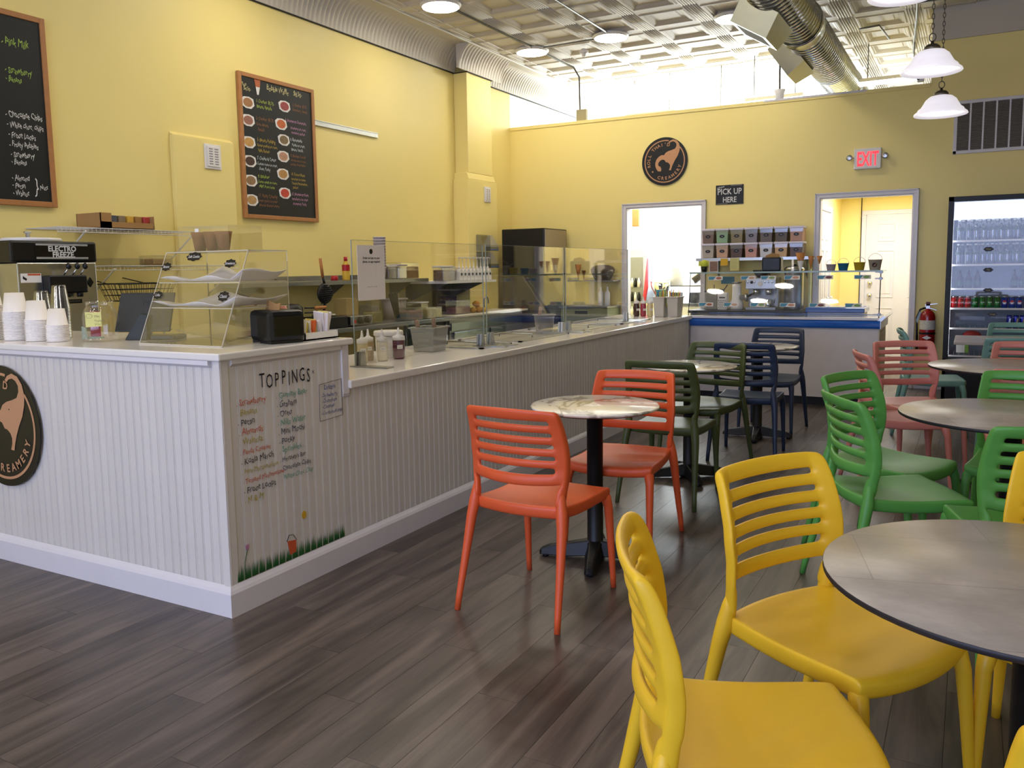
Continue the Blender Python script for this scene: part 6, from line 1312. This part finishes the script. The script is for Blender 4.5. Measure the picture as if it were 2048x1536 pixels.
# ice machine
t = thing('ice_machine', 'black and steel ice machine on a slant-front bin in the far left corner', 'ice machine', (0, 0, 0)); ix0, ix1, iy0, iy1 = -5.30, -4.70, 9.44, 10.12
b = B(); b.box((ix0, iy0, 1.30), (ix1, iy1, 1.885), .012); obj('machine_head', b, blackm, t); b = B(); b.box((ix1, iy0+.02, 1.32), (ix1+.012, iy1-.04, 1.87), .004); obj('front_plate', b, mat('bronze_steel', '#a39684', .35, .4), t)
b = B(); b.prism([(0, 0), (.66, 0), (.66, .62), (.30, 1.14), (0, 1.14)], (ix0, iy0, .15), (1, 0, 0), (0, 0, 1), (0, iy1-iy0, 0)); obj('ice_bin', b, mat('bin_dark', '#55504a', .35, .3), t, bevel=.008)
b = B(); b.prism([(.655, .66), (.67, .66), (.335, 1.13), (.32, 1.12)], (ix0, iy0+.05, .15), (1, 0, 0), (0, 0, 1), (0, iy1-iy0-.1, 0)); obj('bin_door', b, mat('bin_door_grey', '#5d6466', .3, .5), t)
for y in (9.60, 9.72): b = B(); b.box((ix1+.012, y, 1.36), (ix1+.0135, y+.06, 1.43)); obj('door_note', b, ink('#d5cd9a'), t)
for x in (ix0+.05, ix1-.02):
    for y in (iy0+.05, iy1-.05): b = B(); b.lathe([(.02, 0), (.02, .15)], (x, y, 0), 8); obj('machine_foot', b, blackm, t)
# small shelf with basket on the partition wall between ice machine and doorway
t = thing('wall_shelf', 'narrow steel shelf on the partition wall left of the bright doorway', 'shelf', (0, 0, 0)); b = B(); b.box((-4.62, 9.95, 1.205), (-3.98, YB, 1.222)); obj('shelf_board', b, dsteel, t)
b = B(); b.lathe([(.10, 0), (.15, .10), (.155, .14), (.13, .17), (.08, .19), (.001, .195)], (-4.16, 10.04, 1.223), 20); tag(obj('wicker_basket', b, mat('dark_wicker', '#4a3a2e', .8, var=.7, scale=50, bump=2)), 'dark wicker basket on the narrow partition shelf', 'basket')
for x in (-4.19, -4.10): b = B(); b.lathe([(.035, 0), (.035, .16), (.012, .19), (.01, .24), (.001, .24)], (x, 10.05, .90), 14); quick('white_bottle', 'white pump bottle under the narrow partition shelf, '+('left' if x < -4.15 else 'right')+' of two', 'bottle', b, wht, group='white bottles by the doorway')
t = thing('side_cabinet', 'low pale green cabinet under the narrow partition shelf', 'cabinet', (0, 0, 0)); b = B(); b.box((-4.62, 9.75, 0), (-3.98, YB-.02, .88)); obj('cabinet_body', b, mat('pale_green_cabinet', '#8f9468', .5), t); b = B(); b.box((-4.64, 9.73, .88), (-3.97, YB-.02, .898)); obj('cabinet_top', b, steel, t); b = B(); b.box((-4.42, 9.74, .80), (-4.25, 9.75, .84)); obj('cabinet_handle', b, black, t)
for x, zt_, h in ((-4.53, 1.43, .20), (-4.45, 1.35, .13)): b = B(); b.lathe([(.003, zt_-h), (.04 if h > .15 else .025, zt_), (.03, zt_)], (x, 10.1, 0), 14); quick('waffle_cone', ('large', 'small')[h < .15]+' sample waffle cone by the narrow partition shelf', 'cone', b, cone, group='sample cones by the doorway')

# ================================================================ kitchen behind the left doorway
t = thing('bottle_fridge', 'white glass-front fridge full of dark and white bottles inside the bright kitchen', 'fridge', (-4.45, 11.35, 0)); b = B(); b.box((-.3, 0, 0), (.42, .6, 1.63)); obj('fridge_body', b, mat('fridge_white', '#c9d2e2', .4), t)
b = B(); b.box((.02, -.012, .62), (.36, -.002, 1.52)); g_ = obj('fridge_window', b, mat('fridge_window_grey', '#8d9096', .2), t)
for i in range(6):
    for j in range(3): b = B(); b.lathe([(.022, 0), (.024, .08), (.01, .11), (.01, .13)], (.06+i*.05, -.03, .70+j*.2), 10); obj('bottle', b, wht if (i+j) % 2 else black, t)
b = B(); b.tube([(-4.0, 11.30, 1.50), (-4.02, 11.29, 1.1), (-4.06, 11.29, .85)], [.012, .03, .022], 8); tag(obj('red_strap', b, mat('bright_red', '#e0485a', .5)), 'long bright red strap hanging beside the bottle fridge in the kitchen', 'strap')
t = thing('prep_counter', 'steel prep counter in the bright kitchen', 'counter', (0, 0, 0)); b = B(); b.box((-4.0, 11.2, .84), (-2.3, 11.85, .88)); obj('counter_top', b, steel, t); b = B(); b.box((-3.98, 11.22, 0), (-2.32, 11.83, .84)); obj('counter_body', b, white_wall, t)
t = thing('mixer_bowl', 'large steel mixing bowl on its pedestal in the kitchen', 'bowl', (-3.82, 11.32, .881)); b = B(); b.lathe([(.06, 0), (.05, .08), (.09, .12), (.135, .22), (.145, .30), (.14, .30), (.125, .22), (.001, .13)], (0, 0, 0), 26); obj('bowl', b, chrome, t, smooth=True)
b = B(); b.lathe([(.13, 0), (.15, .24), (.155, .25), (.14, .25)], (-3.72, 11.62, 1.12), 24); tag(obj('white_bucket', b, wht), 'large white bucket on the rack above the kitchen counter', 'bucket')
t = thing('storage_rack', 'dark metal rack above the kitchen counter', 'rack', (0, 0, 0)); b = B(); b.box((-4.0, 11.5, 1.10), (-3.1, 11.8, 1.118)); obj('rack_shelf', b, dsteel, t)
for x in (-3.98, -3.12): b = B(); b.box((x-.01, 11.6, .88), (x+.01, 11.62, 1.10)); obj('rack_post', b, dsteel, t)
for x, c_, lab in ((-3.90, '#20242a', 'dark square tub under the kitchen rack, left'), (-3.62, '#30343a', 'dark square tub under the kitchen rack, middle'), (-3.35, '#1f2733', 'dark square tub under the kitchen rack, right')): b = B(); b.box((-.07, -.07, 0), (.07, .07, .14), .006); quick('square_tub', lab, 'tub', b, mat('tub_'+c_[1:], c_, .4), (x, 11.42 if x > -3.7 else 11.62, .882))
b = B(); b.obox((-3.32, 11.62, 1.25), .13, .08, .05, Matrix.Rotation(-.6, 4, 'Y'), .01); b.obox((-3.22, 11.62, 1.33), .05, .05, .10, Matrix.Rotation(.9, 4, 'Y'), .01); tag(obj('stand_mixer', b, chrome), 'tilted chrome mixer head in the kitchen behind the straw bins', 'mixer')
b = B(); b.tube([(XL, 11.31, 2.20), (-3.0, 11.31, 2.20), (-3.0, 11.31, 4.04)], .01, 8); tag(obj('hanging_rail', b, steel), 'thin steel hanging rail high inside the bright kitchen', 'rail')
b = B(); b.box((-4.23, 11.28, 1.95), (-4.13, 11.34, 2.19), .01); tag(obj('paper_sack', b, kraft), 'brown paper sack hanging high inside the kitchen doorway', 'bag')
